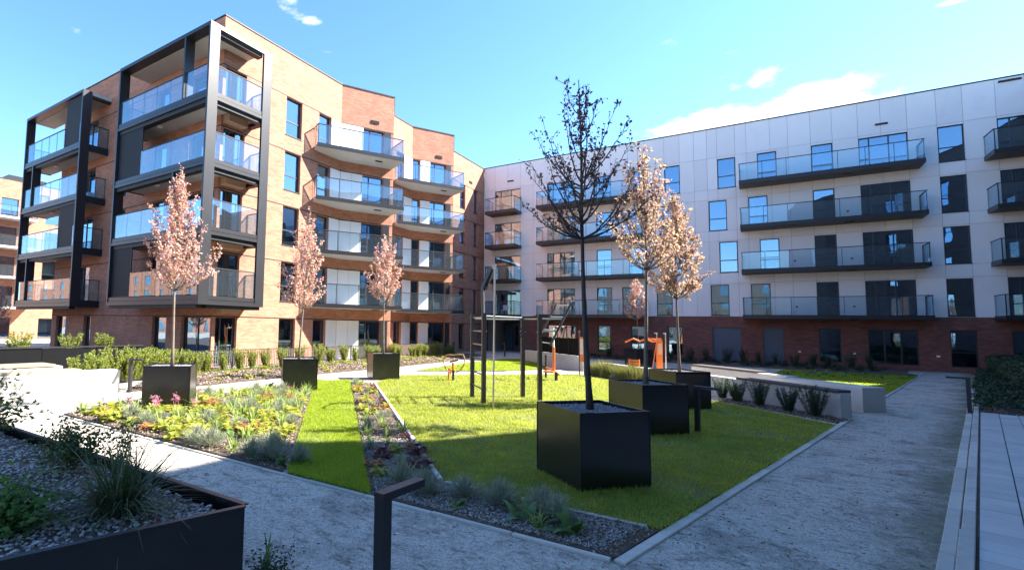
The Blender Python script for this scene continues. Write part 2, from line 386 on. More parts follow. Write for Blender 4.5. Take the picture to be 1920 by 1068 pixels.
def gravel_mat():
    m, N, L = new_mat('gravel_surface')
    out = N('ShaderNodeOutputMaterial'); p = N('ShaderNodeBsdfPrincipled')
    L(p.outputs[0], out.inputs['Surface'])
    p.inputs['Roughness'].default_value = 0.95; p.inputs['Specular IOR Level'].default_value = 0.2
    geo = N('ShaderNodeNewGeometry')

    def noise(scale, detail=6, rough=0.6):
        n = N('ShaderNodeTexNoise'); n.inputs['Scale'].default_value = scale; n.inputs['Detail'].default_value = detail
        n.inputs['Roughness'].default_value = rough
        L(geo.outputs['Position'], n.inputs['Vector'])
        return n

    def ramp(src, stops):
        cr = N('ShaderNodeValToRGB')
        els = cr.color_ramp.elements
        while len(els) < len(stops):
            els.new(0.5)
        for e, (pos, c) in zip(els, stops):
            e.position = pos; e.color = rgba(c)
        L(src, cr.inputs['Fac'])
        return cr.outputs['Color']

    def mul(a, b, f=1.0):
        mx = N('ShaderNodeMix'); mx.data_type = 'RGBA'; mx.blend_type = 'MULTIPLY'; mx.inputs[0].default_value = f
        L(a, mx.inputs[6]); L(b, mx.inputs[7])
        return mx.outputs[2]
    v = N('ShaderNodeTexVoronoi'); v.inputs['Scale'].default_value = 90
    L(geo.outputs['Position'], v.inputs['Vector'])
    grain = ramp(v.outputs['Color'], [(0.0, (0.23, 0.207, 0.175)), (0.35, (0.42, 0.38, 0.325)), (0.7, (0.56, 0.51, 0.44)), (1.0, (0.72, 0.66, 0.58))])
    patch = ramp(noise(0.9, 8, 0.72).outputs['Fac'], [(0.34, (0.46, 0.455, 0.45)), (0.5, (1.0, 0.99, 0.98)), (0.68, (1.22, 1.22, 1.22))])
    c = mul(grain, patch)
    fine = ramp(noise(14, 6, 0.8).outputs['Fac'], [(0.32, (0.42, 0.41, 0.4)), (0.48, (1, 1, 1)), (0.7, (1.22, 1.22, 1.22))])
    c = mul(c, fine)
    # scattered dark scuffs
    sc = N('ShaderNodeMapping'); sc.inputs['Scale'].default_value = (1.0, 2.4, 1); sc.inputs['Rotation'].default_value = (0, 0, 0.6)
    L(geo.outputs['Position'], sc.inputs['Vector'])
    n4 = N('ShaderNodeTexNoise'); n4.inputs['Scale'].default_value = 3.4; n4.inputs['Detail'].default_value = 7; n4.inputs['Roughness'].default_value = 0.72
    L(sc.outputs[0], n4.inputs['Vector'])
    scuff = ramp(n4.outputs['Fac'], [(0.33, (0.36, 0.35, 0.33)), (0.47, (1, 1, 1)), (1.0, (1, 1, 1))])
    c = mul(c, scuff)
    # moss along the kerb of the walkway: distance to the kerb line, broken up by noise
    dot = N('ShaderNodeVectorMath'); dot.operation = 'DOT_PRODUCT'
    L(geo.outputs['Position'], dot.inputs[0]); dot.inputs[1].default_value = (0.9717, -0.2363, 0)
    n5 = noise(1.1, 6, 0.7)
    ma = N('ShaderNodeMath'); ma.operation = 'MULTIPLY_ADD'
    L(n5.outputs['Fac'], ma.inputs[0]); ma.inputs[1].default_value = 1.9; L(dot.outputs['Value'], ma.inputs[2])
    mr = N('ShaderNodeMapRange'); mr.inputs['From Min'].default_value = 0.0; mr.inputs['From Max'].default_value = 0.62
    mr.inputs['To Max'].default_value = 0.8
    L(ma.outputs[0], mr.inputs['Value'])
    mx = N('ShaderNodeMix'); mx.data_type = 'RGBA'
    # fades away beyond the stretch in front of the pavement
    L(mr.outputs['Result'], mx.inputs[0]); L(c, mx.inputs[6])
    moss = ramp(noise(9, 5, 0.7).outputs['Fac'], [(0.3, (0.075, 0.075, 0.035)), (0.6, (0.16, 0.155, 0.09)), (0.8, (0.26, 0.25, 0.19))])
    L(moss, mx.inputs[7])
    L(mx.outputs[2], p.inputs['Base Color'])
    b = N('ShaderNodeBump'); b.inputs['Strength'].default_value = 0.5; b.inputs['Distance'].default_value = 0.0018
    L(v.outputs['Distance'], b.inputs['Height'])
    b2 = N('ShaderNodeBump'); b2.inputs['Strength'].default_value = 0.5; b2.inputs['Distance'].default_value = 0.02
    L(noise(7, 5, 0.6).outputs['Fac'], b2.inputs['Height']); L(b.outputs[0], b2.inputs['Normal'])
    L(b2.outputs[0], p.inputs['Normal'])
    return m


GRAVEL = gravel_mat()


# ------------------------------------------------------------------ helpers
class Plane2:
    """a vertical plane through P and Q; outward is to the right of P->Q"""

    def __init__(self, P, Q):
        self.P = np.array([P[0], P[1]], float); self.Q = np.array([Q[0], Q[1]], float)
        d = self.Q - self.P
        self.L = float(np.hypot(*d)); self.u = d / self.L; self.n = np.array([self.u[1], -self.u[0]])

    def pt(self, s, d, z):
        p = self.P + self.u * s + self.n * d
        return (p[0], p[1], z)


class MB:
    def __init__(self):
        self.v = []; self.f = []; self.uv = []; self.m = []

    def quad(self, a, b, c, d, uv=None, mi=0):
        i = len(self.v); self.v += [a, b, c, d]; self.f.append((i, i + 1, i + 2, i + 3)); self.uv.append(uv); self.m.append(mi)
        return self

    def hexa(self, p, mi=0):
        i = len(self.v); self.v += list(p)
        for q in ((0, 3, 2, 1), (4, 5, 6, 7), (0, 1, 5, 4), (1, 2, 6, 5), (2, 3, 7, 6), (3, 0, 4, 7)):
            self.f.append(tuple(i + k for k in q)); self.uv.append(None); self.m.append(mi)
        return self

    def box(self, x0, x1, y0, y1, z0, z1, mi=0):
        self.hexa([(x0, y0, z0), (x1, y0, z0), (x1, y1, z0), (x0, y1, z0), (x0, y0, z1), (x1, y0, z1), (x1, y1, z1), (x0, y1, z1)], mi)
        return self

    def obox(self, F, s0, s1, d0, d1, z0, z1, mi=0):
        # outward d is to the right: order (s0,d1),(s1,d1),(s1,d0),(s0,d0) is counter-clockwise from above
        self.hexa([F.pt(s0, d1, z0), F.pt(s1, d1, z0), F.pt(s1, d0, z0), F.pt(s0, d0, z0),
                   F.pt(s0, d1, z1), F.pt(s1, d1, z1), F.pt(s1, d0, z1), F.pt(s0, d0, z1)], mi)
        return self

    def prism(self, poly, z0, z1, mi=0, uvtop=False):
        a = sum(poly[i][0] * poly[(i + 1) % len(poly)][1] - poly[(i + 1) % len(poly)][0] * poly[i][1] for i in range(len(poly)))
        if a < 0:
            poly = poly[::-1]
        n = len(poly); i = len(self.v)
        self.v += [(p[0], p[1], z0) for p in poly] + [(p[0], p[1], z1) for p in poly]
        self.f.append(tuple(i + k for k in range(n - 1, -1, -1))); self.f.append(tuple(i + n + k for k in range(n)))
        self.uv += [None, None]; self.m += [mi, mi]
        for k in range(n):
            self.f.append((i + k, i + (k + 1) % n, i + n + (k + 1) % n, i + n + k)); self.uv.append(None); self.m.append(mi)
        return self

    def tube(self, pts, rad, n=6, mi=0, cap=True):
        pts = [Vector(p) for p in pts]
        if not hasattr(rad, '__len__'):
            rad = [rad] * len(pts)
        base = len(self.v); prev = None
        for k, p in enumerate(pts):
            t = (pts[min(k + 1, len(pts) - 1)] - pts[max(k - 1, 0)])
            if t.length < 1e-9:
                t = Vector((0, 0, 1))
            t.normalize()
            ref = prev if prev is not None else (Vector((1, 0, 0)) if abs(t.x) < 0.8 else Vector((0, 1, 0)))
            a = (ref - t * ref.dot(t)).normalized(); b = t.cross(a); prev = a
            for j in range(n):
                an = 2 * math.pi * j / n + math.pi / n
                q = p + (a * math.cos(an) + b * math.sin(an)) * rad[k]
                self.v.append(tuple(q))
        for k in range(len(pts) - 1):
            for j in range(n):
                self.f.append((base + k * n + j, base + k * n + (j + 1) % n, base + (k + 1) * n + (j + 1) % n, base + (k + 1) * n + j))
                self.uv.append(None); self.m.append(mi)
        if cap:
            self.f.append(tuple(base + j for j in range(n - 1, -1, -1))); self.uv.append(None); self.m.append(mi)
            e = base + (len(pts) - 1) * n
            self.f.append(tuple(e + j for j in range(n))); self.uv.append(None); self.m.append(mi)
        return self

    def mesh(self, name, mats, origin=(0, 0, 0)):
        me = bpy.data.meshes.new(name)
        o = origin
        me.from_pydata([(a[0] - o[0], a[1] - o[1], a[2] - o[2]) for a in self.v], [], self.f)
        if any(u is not None for u in self.uv):
            lay = me.uv_layers.new(name='UVMap')
            flat = np.zeros((len(me.loops), 2), np.float32)
            k = 0
            for f, u in zip(self.f, self.uv):
                if u is not None:
                    flat[k:k + len(f)] = u
                k += len(f)
            lay.data.foreach_set('uv', flat.ravel())
        if not isinstance(mats, (list, tuple)):
            mats = [mats]
        for m in mats:
            me.materials.append(m)
        if len(mats) > 1:
            me.polygons.foreach_set('material_index', self.m)
        me.update()
        return me


ORIG = {}


def tag(o, label=None, cat=None, group=None, kind=None):
    if label: o['label'] = label
    if cat: o['category'] = cat
    if group: o['group'] = group
    if kind: o['kind'] = kind
    return o


def root(name, loc=(0, 0, 0), label=None, cat=None, group=None, kind=None):
    o = bpy.data.objects.new(name, None)
    COL.objects.link(o)
    o.location = loc
    o.empty_display_size = 0.2
    ORIG[o.name] = tuple(loc)
    return tag(o, label, cat, group, kind)


def part(name, mb, mats, parent=None, label=None, kind=None, smooth=False):
    """links a mesh under parent (parents here are unrotated while they are built)"""
    org = ORIG[parent.name] if parent is not None else (0, 0, 0)
    me = mb.mesh(name, mats, org) if isinstance(mb, MB) else mb
    if smooth:
        me.polygons.foreach_set('use_smooth', [True] * len(me.polygons))
    o = bpy.data.objects.new(name, me)
    COL.objects.link(o)
    if parent is not None:
        o.parent = parent
    ORIG[o.name] = org
    if label: o['label'] = label
    if kind: o['kind'] = kind
    return o


def top(name, mb, mats, label=None, cat=None, group=None, kind=None, smooth=False, base=None):
    """a thing or a piece of the setting that is one mesh"""
    me = mb.mesh(name, mats, base or (0, 0, 0)) if isinstance(mb, MB) else mb
    if smooth:
        me.polygons.foreach_set('use_smooth', [True] * len(me.polygons))
    o = bpy.data.objects.new(name, me)
    COL.objects.link(o)
    if base: o.location = base
    ORIG[o.name] = base or (0, 0, 0)
    return tag(o, label, cat, group, kind)


def copy_tree(o, parent=None):
    c = o.copy()
    COL.objects.link(c)
    if parent is not None:
        c.parent = parent
    for ch in list(o.children):
        copy_tree(ch, c)
    return c


def np_mesh(name, V, F, mats, mi=None):
    me = bpy.data.meshes.new(name)
    V = np.asarray(V, np.float32).reshape(-1, 3); F = np.asarray(F, np.int32)
    k = F.shape[1]
    me.vertices.add(len(V)); me.vertices.foreach_set('co', V.ravel())
    me.loops.add(F.size); me.loops.foreach_set('vertex_index', F.ravel())
    me.polygons.add(len(F))
    me.polygons.foreach_set('loop_start', np.arange(0, F.size, k, dtype=np.int32))
    if not isinstance(mats, (list, tuple)):
        mats = [mats]
    for m in mats:
        me.materials.append(m)
    if mi is not None:
        me.polygons.foreach_set('material_index', np.asarray(mi, np.int32))
    me.update(calc_edges=True)
    me.validate()
    return me


def ribbons(base, d, length, width, droop=0.0, segs=3, taper=0.85, rng=RNG):
    """curved leaf blades: returns vertices and quads"""
    base = np.asarray(base, float); d = np.asarray(d, float)
    n = len(base)
    length = np.broadcast_to(length, (n,)); width = np.broadcast_to(width, (n,)); droop = np.broadcast_to(droop, (n,))
    d = d / np.linalg.norm(d, axis=1, keepdims=True)
    side = np.cross(d, [0, 0, 1.0]) + rng.normal(0, 0.15, (n, 3))
    side /= np.linalg.norm(side, axis=1, keepdims=True) + 1e-9
    V = np.zeros((n, segs + 1, 2, 3))
    for k in range(segs + 1):
        t = k / segs
        c = base + d * (length * t)[:, None]
        c[:, 2] -= droop * length * t * t
        wd = width * (1 - taper * t ** 1.6) * (0.55 + 0.45 * min(1, t * 3 + 0.3)) * 0.5
        V[:, k, 0] = c - side * wd[:, None]; V[:, k, 1] = c + side * wd[:, None]
    idx = np.arange(n * (segs + 1) * 2).reshape(n, segs + 1, 2)
    F = np.stack([idx[:, :-1, 0], idx[:, :-1, 1], idx[:, 1:, 1], idx[:, 1:, 0]], -1).reshape(-1, 4)
    return V.reshape(-1, 3), F


def leaf_quads(c, d, length, width, rng=RNG, fold=0.25):
    """diamond leaves from c pointing along d"""
    c = np.asarray(c, float); d = np.asarray(d, float); n = len(c)
    length = np.broadcast_to(length, (n,)); width = np.broadcast_to(width, (n,))
    d = d / (np.linalg.norm(d, axis=1, keepdims=True) + 1e-9)
    r = rng.normal(0, 1, (n, 3))
    s = np.cross(d, r); s /= np.linalg.norm(s, axis=1, keepdims=True) + 1e-9
    nn = np.cross(s, d)
    mid = c + d * (length * 0.5)[:, None]
    up_ = nn * (width * fold)[:, None]
    V = np.stack([c, mid - s * (width * 0.5)[:, None] + up_, c + d * length[:, None], mid + s * (width * 0.5)[:, None] + up_], 1)
    F = np.arange(n * 4).reshape(n, 4)
    return V.reshape(-1, 3), F


def join_np(parts):
    Vs, Fs, Ms, o = [], [], [], 0
    for V, F, m in parts:
        Vs.append(V); Fs.append(F + o); Ms.append(np.full(len(F), m)); o += len(V)
    return np.concatenate(Vs), np.concatenate(Fs), np.concatenate(Ms)


def in_poly(P, poly):
    x, y = P[:, 0], P[:, 1]; inside = np.zeros(len(P), bool)
    n = len(poly)
    for i in range(n):
        x1, y1 = poly[i]; x2, y2 = poly[(i + 1) % n]
        c = ((y1 > y) != (y2 > y)) & (x < (x2 - x1) * (y - y1) / (y2 - y1 + 1e-12) + x1)
        inside ^= c
    return inside


def sample_poly(poly, n, rng=RNG, near=None):
    """points in a polygon; with near=d0 the density falls off with distance from the eye"""
    a = np.array(poly); lo, hi = a.min(0), a.max(0)
    out = np.zeros((0, 2))
    while len(out) < n:
        p = lo + rng.random((n * 2, 2)) * (hi - lo)
        p = p[in_poly(p, poly)]
        if near:
            r = np.hypot(p[:, 0], p[:, 1])
            p = p[rng.random(len(p)) < np.minimum(1, (near / r) ** 1.6)]
        out = np.concatenate([out, p])
    return out[:n]


def wall(mb, F, z0, z1, openings=(), depth=0.3, s0=0.0, s1=None, mi=0, uoff=0.0):
    """a wall face with real openings and reveals; UV in metres"""
    s1 = F.L if s1 is None else s1
    S = sorted({s0, s1} | {min(max(v, s0), s1) for o in openings for v in o[:2]})
    Zs = sorted({z0, z1} | {min(max(v, z0), z1) for o in openings for v in o[2:4]})

    def q(a, b, c, d):
        mb.quad(F.pt(a, 0, c), F.pt(b, 0, c), F.pt(b, 0, d), F.pt(a, 0, d), [(a + uoff, c), (b + uoff, c), (b + uoff, d), (a + uoff, d)], mi)
    for j in range(len(Zs) - 1):
        run = None
        for i in range(len(S) - 1):
            cs, cz = (S[i] + S[i + 1]) / 2, (Zs[j] + Zs[j + 1]) / 2
            hole = any(o[0] < cs < o[1] and o[2] < cz < o[3] for o in openings)
            if hole:
                if run is not None:
                    q(run, S[i], Zs[j], Zs[j + 1]); run = None
            elif run is None:
                run = S[i]
        if run is not None:
            q(run, S[-1], Zs[j], Zs[j + 1])
    for a, b, c, d in [o[:4] for o in openings]:
        e = -depth
        mb.quad(F.pt(a, 0, c), F.pt(a, 0, d), F.pt(a, e, d), F.pt(a, e, c), [(0, c), (0, d), (depth, d), (depth, c)], mi)
        mb.quad(F.pt(b, 0, d), F.pt(b, 0, c), F.pt(b, e, c), F.pt(b, e, d), [(0, d), (0, c), (depth, c), (depth, d)], mi)
        mb.quad(F.pt(a, 0, d), F.pt(b, 0, d), F.pt(b, e, d), F.pt(a, e, d), [(a, 0), (b, 0), (b, depth), (a, depth)], mi)
        mb.quad(F.pt(b, 0, c), F.pt(a, 0, c), F.pt(a, e, c), F.pt(b, e, c), [(b, 0), (a, 0), (a, depth), (b, depth)], mi)


def window(parent, F, a, b, z0, z1, splits=(), transoms=(), inset=0.16, blind=None, name='window', fr=0.055, sill=True):
    """frame with panes behind it; splits are positions along the width, transoms heights (absolute z or per bay)"""
    mb = MB()
    d0, d1 = -inset - 0.07, -inset
    mb.obox(F, a, a + fr, d0, d1, z0, z1).obox(F, b - fr, b, d0, d1, z0, z1)
    mb.obox(F, a + fr, b - fr, d0, d1, z1 - fr, z1).obox(F, a + fr, b - fr, d0, d1, z0, z0 + fr)
    xs = [a + fr] + [a + (b - a) * s for s in splits] + [b - fr]
    for x in xs[1:-1]:
        mb.obox(F, x - fr * 0.6, x + fr * 0.6, d0, d1 + 0.004, z0 + fr, z1 - fr)
    for k in range(len(xs) - 1):
        for t in transoms:
            bay, z = t if isinstance(t, tuple) else (None, t)
            if bay is None or bay == k:
                l = xs[k] + (fr * 0.6 if k > 0 else 0); r = xs[k + 1] - (fr * 0.6 if k < len(xs) - 2 else 0)
                mb.obox(F, l, r, d0, d1 + 0.002, z - fr * 0.55, z + fr * 0.55)
    if sill:
        mb.obox(F, a - 0.02, b + 0.02, -inset, 0.03, z0 - 0.035, z0 + 0.005)
    wo = part(name, mb, FRAME, parent)
    for k in range(len(xs) - 1):
        zs = [z0 + fr] + sorted(z for t in transoms for (bay, z) in [t if isinstance(t, tuple) else (None, t)] if bay is None or bay == k) + [z1 - fr]
        for j in range(len(zs) - 1):
            pm = MB()
            l = xs[k] + 0.004; r = xs[k + 1] - 0.004
            pm.obox(F, l, r, d0 + 0.025, d0 + 0.04, zs[j] + 0.004, zs[j + 1] - 0.004)
            part('pane', pm, PANE, wo)
    if blind:
        mat, f0, f1, zz = blind
        bm_ = MB()
        # a pleated curtain a little inside the room
        n = 14
        for i in range(n):
            sa = a + (b - a) * (f0 + (f1 - f0) * i / n); sb = a + (b - a) * (f0 + (f1 - f0) * (i + 1) / n)
            da = d0 - 0.22 - 0.05 * (i % 2); db = d0 - 0.22 - 0.05 * ((i + 1) % 2)
            bm_.quad(F.pt(sa, da, zz), F.pt(sb, db, zz), F.pt(sb, db, z1), F.pt(sa, da, z1))
        part('curtain', bm_, mat, wo)
    return wo


def railing(parent, pts, zb, zt, posts_every=1.3, closed=False, ends=True, post_in=0.0):
    """glass balustrade along a polyline: handrail, posts and one glass panel per bay, as sub-parts of the balcony"""
    for a, b in zip(pts[:-1], pts[1:]):
        F = Plane2(a, b)
        n = max(1, round(F.L / posts_every))
        for k in range(n):
            s0 = F.L * k / n; s1 = F.L * (k + 1) / n
            g = MB().obox(F, s0 + 0.012, s1 - 0.012, -0.006, 0.006, zb + 0.03, zt - 0.025)
            part('glass_panel', g, BGLASS, parent)
        for k in range(n + 1):
            s = min(max(F.L * k / n, 0.02), F.L - 0.02)
            part('post', MB().obox(F, s - 0.012, s + 0.012, -0.05, -0.012, zb - 0.05, zt - 0.02), METAL_DK, parent)
        part('handrail', MB().obox(F, -0.0, F.L, -0.045, 0.02, zt - 0.02, zt + 0.02), METAL_DK, parent)


# ------------------------------------------------------------------ the ground
gm = MB().quad((-900, -900, -0.012), (900, -900, -0.012), (900, 900, -0.012), (-900, 900, -0.012))
top('ground', gm, GRAVEL, kind='structure')

PATH_U = np.array([math.cos(math.radians(76.3)), math.sin(math.radians(76.3))])   # the walkway's direction
PATH_N = np.array([PATH_U[1], -PATH_U[0]])
PL0 = np.array([-1.08, 5.12])       # corner of the left kerb
PR0 = np.array([1.42, 6.8])


def L_pt(t): return tuple(PL0 + PATH_U * t)
def R_pt(t): return tuple(PR0 + PATH_U * t)


LAWN = [(-3.5, 6.16), (-0.89, 6.16), tuple(np.array(L_pt(10.6)) - PATH_N * 0.055), (-1.27, 18.37), (-6.9, 24.2), (-12.35, 18.0), (-11.45, 14.85)]
STRIP = [(-5.5, 5.15), (-4.02, 5.15), (-12.7, 14.9), (-13.55, 13.95)]
BED_L = [(-12.75, 5.2), (-5.6, 5.15), (-13.3, 13.8), (-13.0, 9.2), (-12.9, 7.0)]
BED_M = [(-3.98, 5.14), (-1.13, 5.14), (-0.91, 6.09), (-3.55, 6.09), (-11.55, 14.75), (-12.6, 14.85)]
LAWN2 = [(-13.2, 20.3), (-10.2, 23.5), (-9.0, 26.4), (-11.2, 30.6), (-13.4, 33.2), (-14.2, 31.0), (-13.75, 25.0)]
LAWN3 = [(2.75, 21.2), L_pt(24.9), (0.2, 29.2), (-0.9, 25.2)]
LAWN4 = [L_pt(25.6), L_pt(32.4), (1.2, 36.6), (0.2, 30.0)]
MULCH_F = [(-19.42, 11.0), (-15.45, 7.95), (-15.2, 10.5), (-15.4, 14.0), (-15.25, 21.5), (-15.5, 27.0), (-16.6, 32.0), (-17.2, 36.0), (-19.42, 36.0)]
BED_A = [(-15.5, 43.0), (-15.0, 38.6), (-6.0, 38.4), (5.5, 37.4), L_pt(33.4), (6.6, 39.0), (7.4, 43.0)]
BED_Y = [(0.35, 16.62), (1.36, 15.72), (1.78, 16.62), (-0.55, 19.3), (-1.2, 18.5)]
BED_R = [R_pt(14.4), (5.75, 20.35), (12.0, 22.0), (14.5, 42.8), R_pt(36.5)]


def bed(name, poly, z, mat, lift=0.0):
    top(name, MB().prism(poly, -0.06, z), mat, kind='structure')


bed('lawn', LAWN, 0.03, LAWNBASE)
bed('lawn_strip', STRIP, 0.03, LAWNBASE)
bed('lawn', LAWN2, 0.03, LAWNBASE)
bed('lawn', LAWN3, 0.03, LAWNBASE)
bed('lawn', LAWN4, 0.03, LAWNBASE)
bed('planting_bed_soil', BED_L, 0.02, SOIL)
bed('planting_bed_soil', BED_M, 0.02, SOIL)
bed('planting_bed_soil', MULCH_F, 0.04, SOIL)
bed('planting_bed_soil', BED_A, 0.05, SOIL)
bed('planting_bed_soil', BED_Y, 0.02, SOIL)
bed('planting_bed_soil', BED_R, 0.03, SOIL)
bed('planting_bed_soil', [(-60, -25), (-19.7, -25), (-19.7, 14.3), (-60, 14.3)], 0.03, SOIL)  # dark ground added behind the fence to cut bounce light on the towers
bed('terrace_paving', [(-19.45, 14.6), (-19.45, 36), (-20.8, 36), (-20.8, 14.6)], 0.03, SLABSTONE)


def kerb_run(parent, P, Q, width, z, piece=1.0, gap=0.008):
    F = Plane2(P, Q)
    n = max(1, round(F.L / piece))
    for k in range(n):
        a = F.L * k / n + gap / 2; b = F.L * (k + 1) / n - gap / 2
        dz = random.uniform(-0.006, 0.006); dd = random.uniform(-0.002, 0.002)
        c = 0.008
        mb = MB()
        o = -width / 2 + dd; e = width / 2 + dd
        lo = [F.pt(a, e, -0.1), F.pt(b, e, -0.1), F.pt(b, o, -0.1), F.pt(a, o, -0.1)]
        m1 = [F.pt(a, e, z - c + dz), F.pt(b, e, z - c + dz), F.pt(b, o, z - c + dz), F.pt(a, o, z - c + dz)]
        hi = [F.pt(a + c, e - c, z + dz), F.pt(b - c, e - c, z + dz), F.pt(b - c, o + c, z + dz), F.pt(a + c, o + c, z + dz)]
        mb.hexa(lo + m1)
        i = len(mb.v); mb.v += m1 + hi
        for q in ((4, 5, 6, 7), (0, 1, 5, 4), (1, 2, 6, 5), (2, 3, 7, 6), (3, 0, 4, 7)):
            mb.f.append(tuple(i + x for x in q)); mb.uv.append(None); mb.m.append(0)
        mb.f = [f for f in mb.f]
        part('kerb_stone', mb, KERB, parent)


kerb = root('kerb', (-4, 5.1, 0), kind='structure')
kerb_run(kerb, (-12.75, 5.1), (-1.16, 5.1), 0.06, 0.012)
kerb_run(kerb, L_pt(-0.02), L_pt(12.5), 0.11, 0.016)
kerb_run(kerb, (-3.5, 6.12), (-1.02, 6.12), 0.06, 0.035)
kerb_run(kerb, (-3.56, 6.1), (-11.55, 14.9), 0.07, 0.075, 0.78)
kerb_run(kerb, (1.47, 15.55), (-1.27, 18.28), 0.06, 0.045)
kerb_run(kerb, L_pt(15.4), L_pt(36.5), 0.1, 0.02)
KOF = lambda o, t: tuple(PR0 + PATH_N * o + PATH_U * t)
kerb_run(kerb, KOF(-0.075, -3.5), KOF(-0.075, 24.0), 0.115, 0.012)
kerb_run(kerb, KOF(0.05, -3.5), KOF(0.05, 1.2), 0.115, 0.085, 2.3)
kerb_run(kerb, KOF(0.05, 1.25), KOF(0.05, 14.3), 0.105, 0.05)
kerb_run(kerb, KOF(0.05, 14.35), KOF(0.05, 26.0), 0.09, 0.06)

# pavement of single concrete slabs on the right
pav = root('pavement', (3, 9, 0), kind='structure')
part('pavement_bed', MB().prism([KOF(0.11, -4), KOF(2.8, -4), KOF(2.8, 14.3), KOF(0.11, 14.3)], -0.06, 0.032), SOIL, pav)
FPV = Plane2(KOF(0.125, 0), KOF(0.125, 1))
PW, PLN = 0.33, 0.36
for c in range(6):
    k = 0
    t = -2.2
    while t < 14.25:
        a, b = t + 0.006, min(t + PLN, 14.28) - 0.006
        if b - a > 0.1:
            dz = random.uniform(-0.003, 0.003)
            part('paving_slab', MB().obox(FPV, a, b, c * PW + 0.007, (c + 1) * PW - 0.007, -0.02, 0.05 + dz), SLABSTONE, pav)
        t += PLN

# ------------------------------------------------------------------ brick building with the saw-tooth front
HEADS = [2.37, 5.43, 8.48, 11.52, 14.57]
FLOORS = [0.05, 3.15, 6.2, 9.25, 12.3]
ROOF = 17.03
XF = -20.87
bb = root('brick_apartment_building', (XF, 14.5, 0), 'orange brick apartment block with saw-tooth front and stacked glass balconies', 'apartment building')
PTS = [(XF, 14.5), (XF, 23.05), (-19.18, 26.26), (XF, 28.6), (XF, 31.0), (-19.12, 34.18), (XF, 37.28), (XF, 43.4)]
faces = [Plane2(PTS[i], PTS[i + 1]) for i in range(7)]
south = Plane2((-38.3, 14.5), (XF, 14.5))
op = {i: [] for i in range(8)}
for k in range(5):
    h = HEADS[k]; f = FLOORS[k]
    op[0] += [(0.16, 1.40, f, h), (4.06, 5.24, h - 2.13 if k else 0.3, h), (6.6, 7.62, f, h)]
    op[1] += [(1.48, 2.95, f, h)]
    op[3] += [(0.4, 1.3, f, h)]
    op[4] += [(0.06, 0.68, f, h), (1.53, 3.0, f, h)]
    op[6] += [(1.22, 2.2, h - 2.13 if k else 0.3, h), (3.74, 4.62, h - 2.13 if k else 0.3, h)]
mbw = MB()
uo = 0.0
for i, F in enumerate(faces):
    wall(mbw, F, 0, ROOF, op[i], 0.28, uoff=uo)
    uo += F.L
XS = lambda x: x + 38.3
sop = []
for k in range(5):
    h = HEADS[k]; f = FLOORS[k]
    if k:
        sop += [(XS(-23.4), XS(-21.15), f, h), (XS(-26.6), XS(-25.5), f, h), (XS(-30.35), XS(-29.5), f, h), (XS(-35.6), XS(-33.4), f, h)]
    else:
        sop += [(XS(-23.36), XS(-21.0), f, h), (XS(-26.0), XS(-24.7), f, h), (XS(-33.74), XS(-32.84), f, h), (XS(-37.6), XS(-36.2), 0.3, h)]
wall(mbw, south, 0, ROOF, sop, 0.28, uoff=50)
west = Plane2((-38.3, 30), (-38.3, 14.5))
wall(mbw, west, 0, ROOF, [], uoff=90)
part('wall', mbw, BRICK, bb)
rf = MB()
outl = PTS[:-1] + [(XF, 55), (-38.3, 55), (-38.3, 14.5)]
rf.prism([(p[0] - 0.02, p[1] + (0.02 if p[1] < 15 else 0)) for p in outl], ROOF - 0.6, ROOF - 0.5)
part('roof', rf, SLAB_DK, bb)
cp = MB()
for F in faces + [south, west]:
    cp.obox(F, -0.03, F.L + 0.03, -0.3, 0.035, ROOF, ROOF + 0.07)
part('parapet_coping', cp, METAL_DK, bb)
for k, h in enumerate(HEADS):
    for F, (a, b) in ((faces[0], (0, None)), (faces[1], (0, None)), (faces[3], (0, None)), (faces[4], (0, None)), (faces[6], (0, None)), (south, (0, None))):
        part('shadow_joint_strip', MB().obox(F, 0.0, F.L, -0.01, 0.012, h + 0.012, h + 0.058), METAL_DK, bb)  # black strip standing for the shadow line of a recessed joint
    if k:
        ib = MB().prism([(XF - 0.35, 14.85), (XF - 0.35, 52), (-37.9, 52), (-37.9, 14.85)], h + 0.25, h + 0.5)
        part('floor_slab', ib, ROOM, bb)
core = MB()
core.box(-31, XF - 3.5, 17.5, 52, 0.0, ROOF - 0.7)
part('inner_wall', core, ROOM, bb)

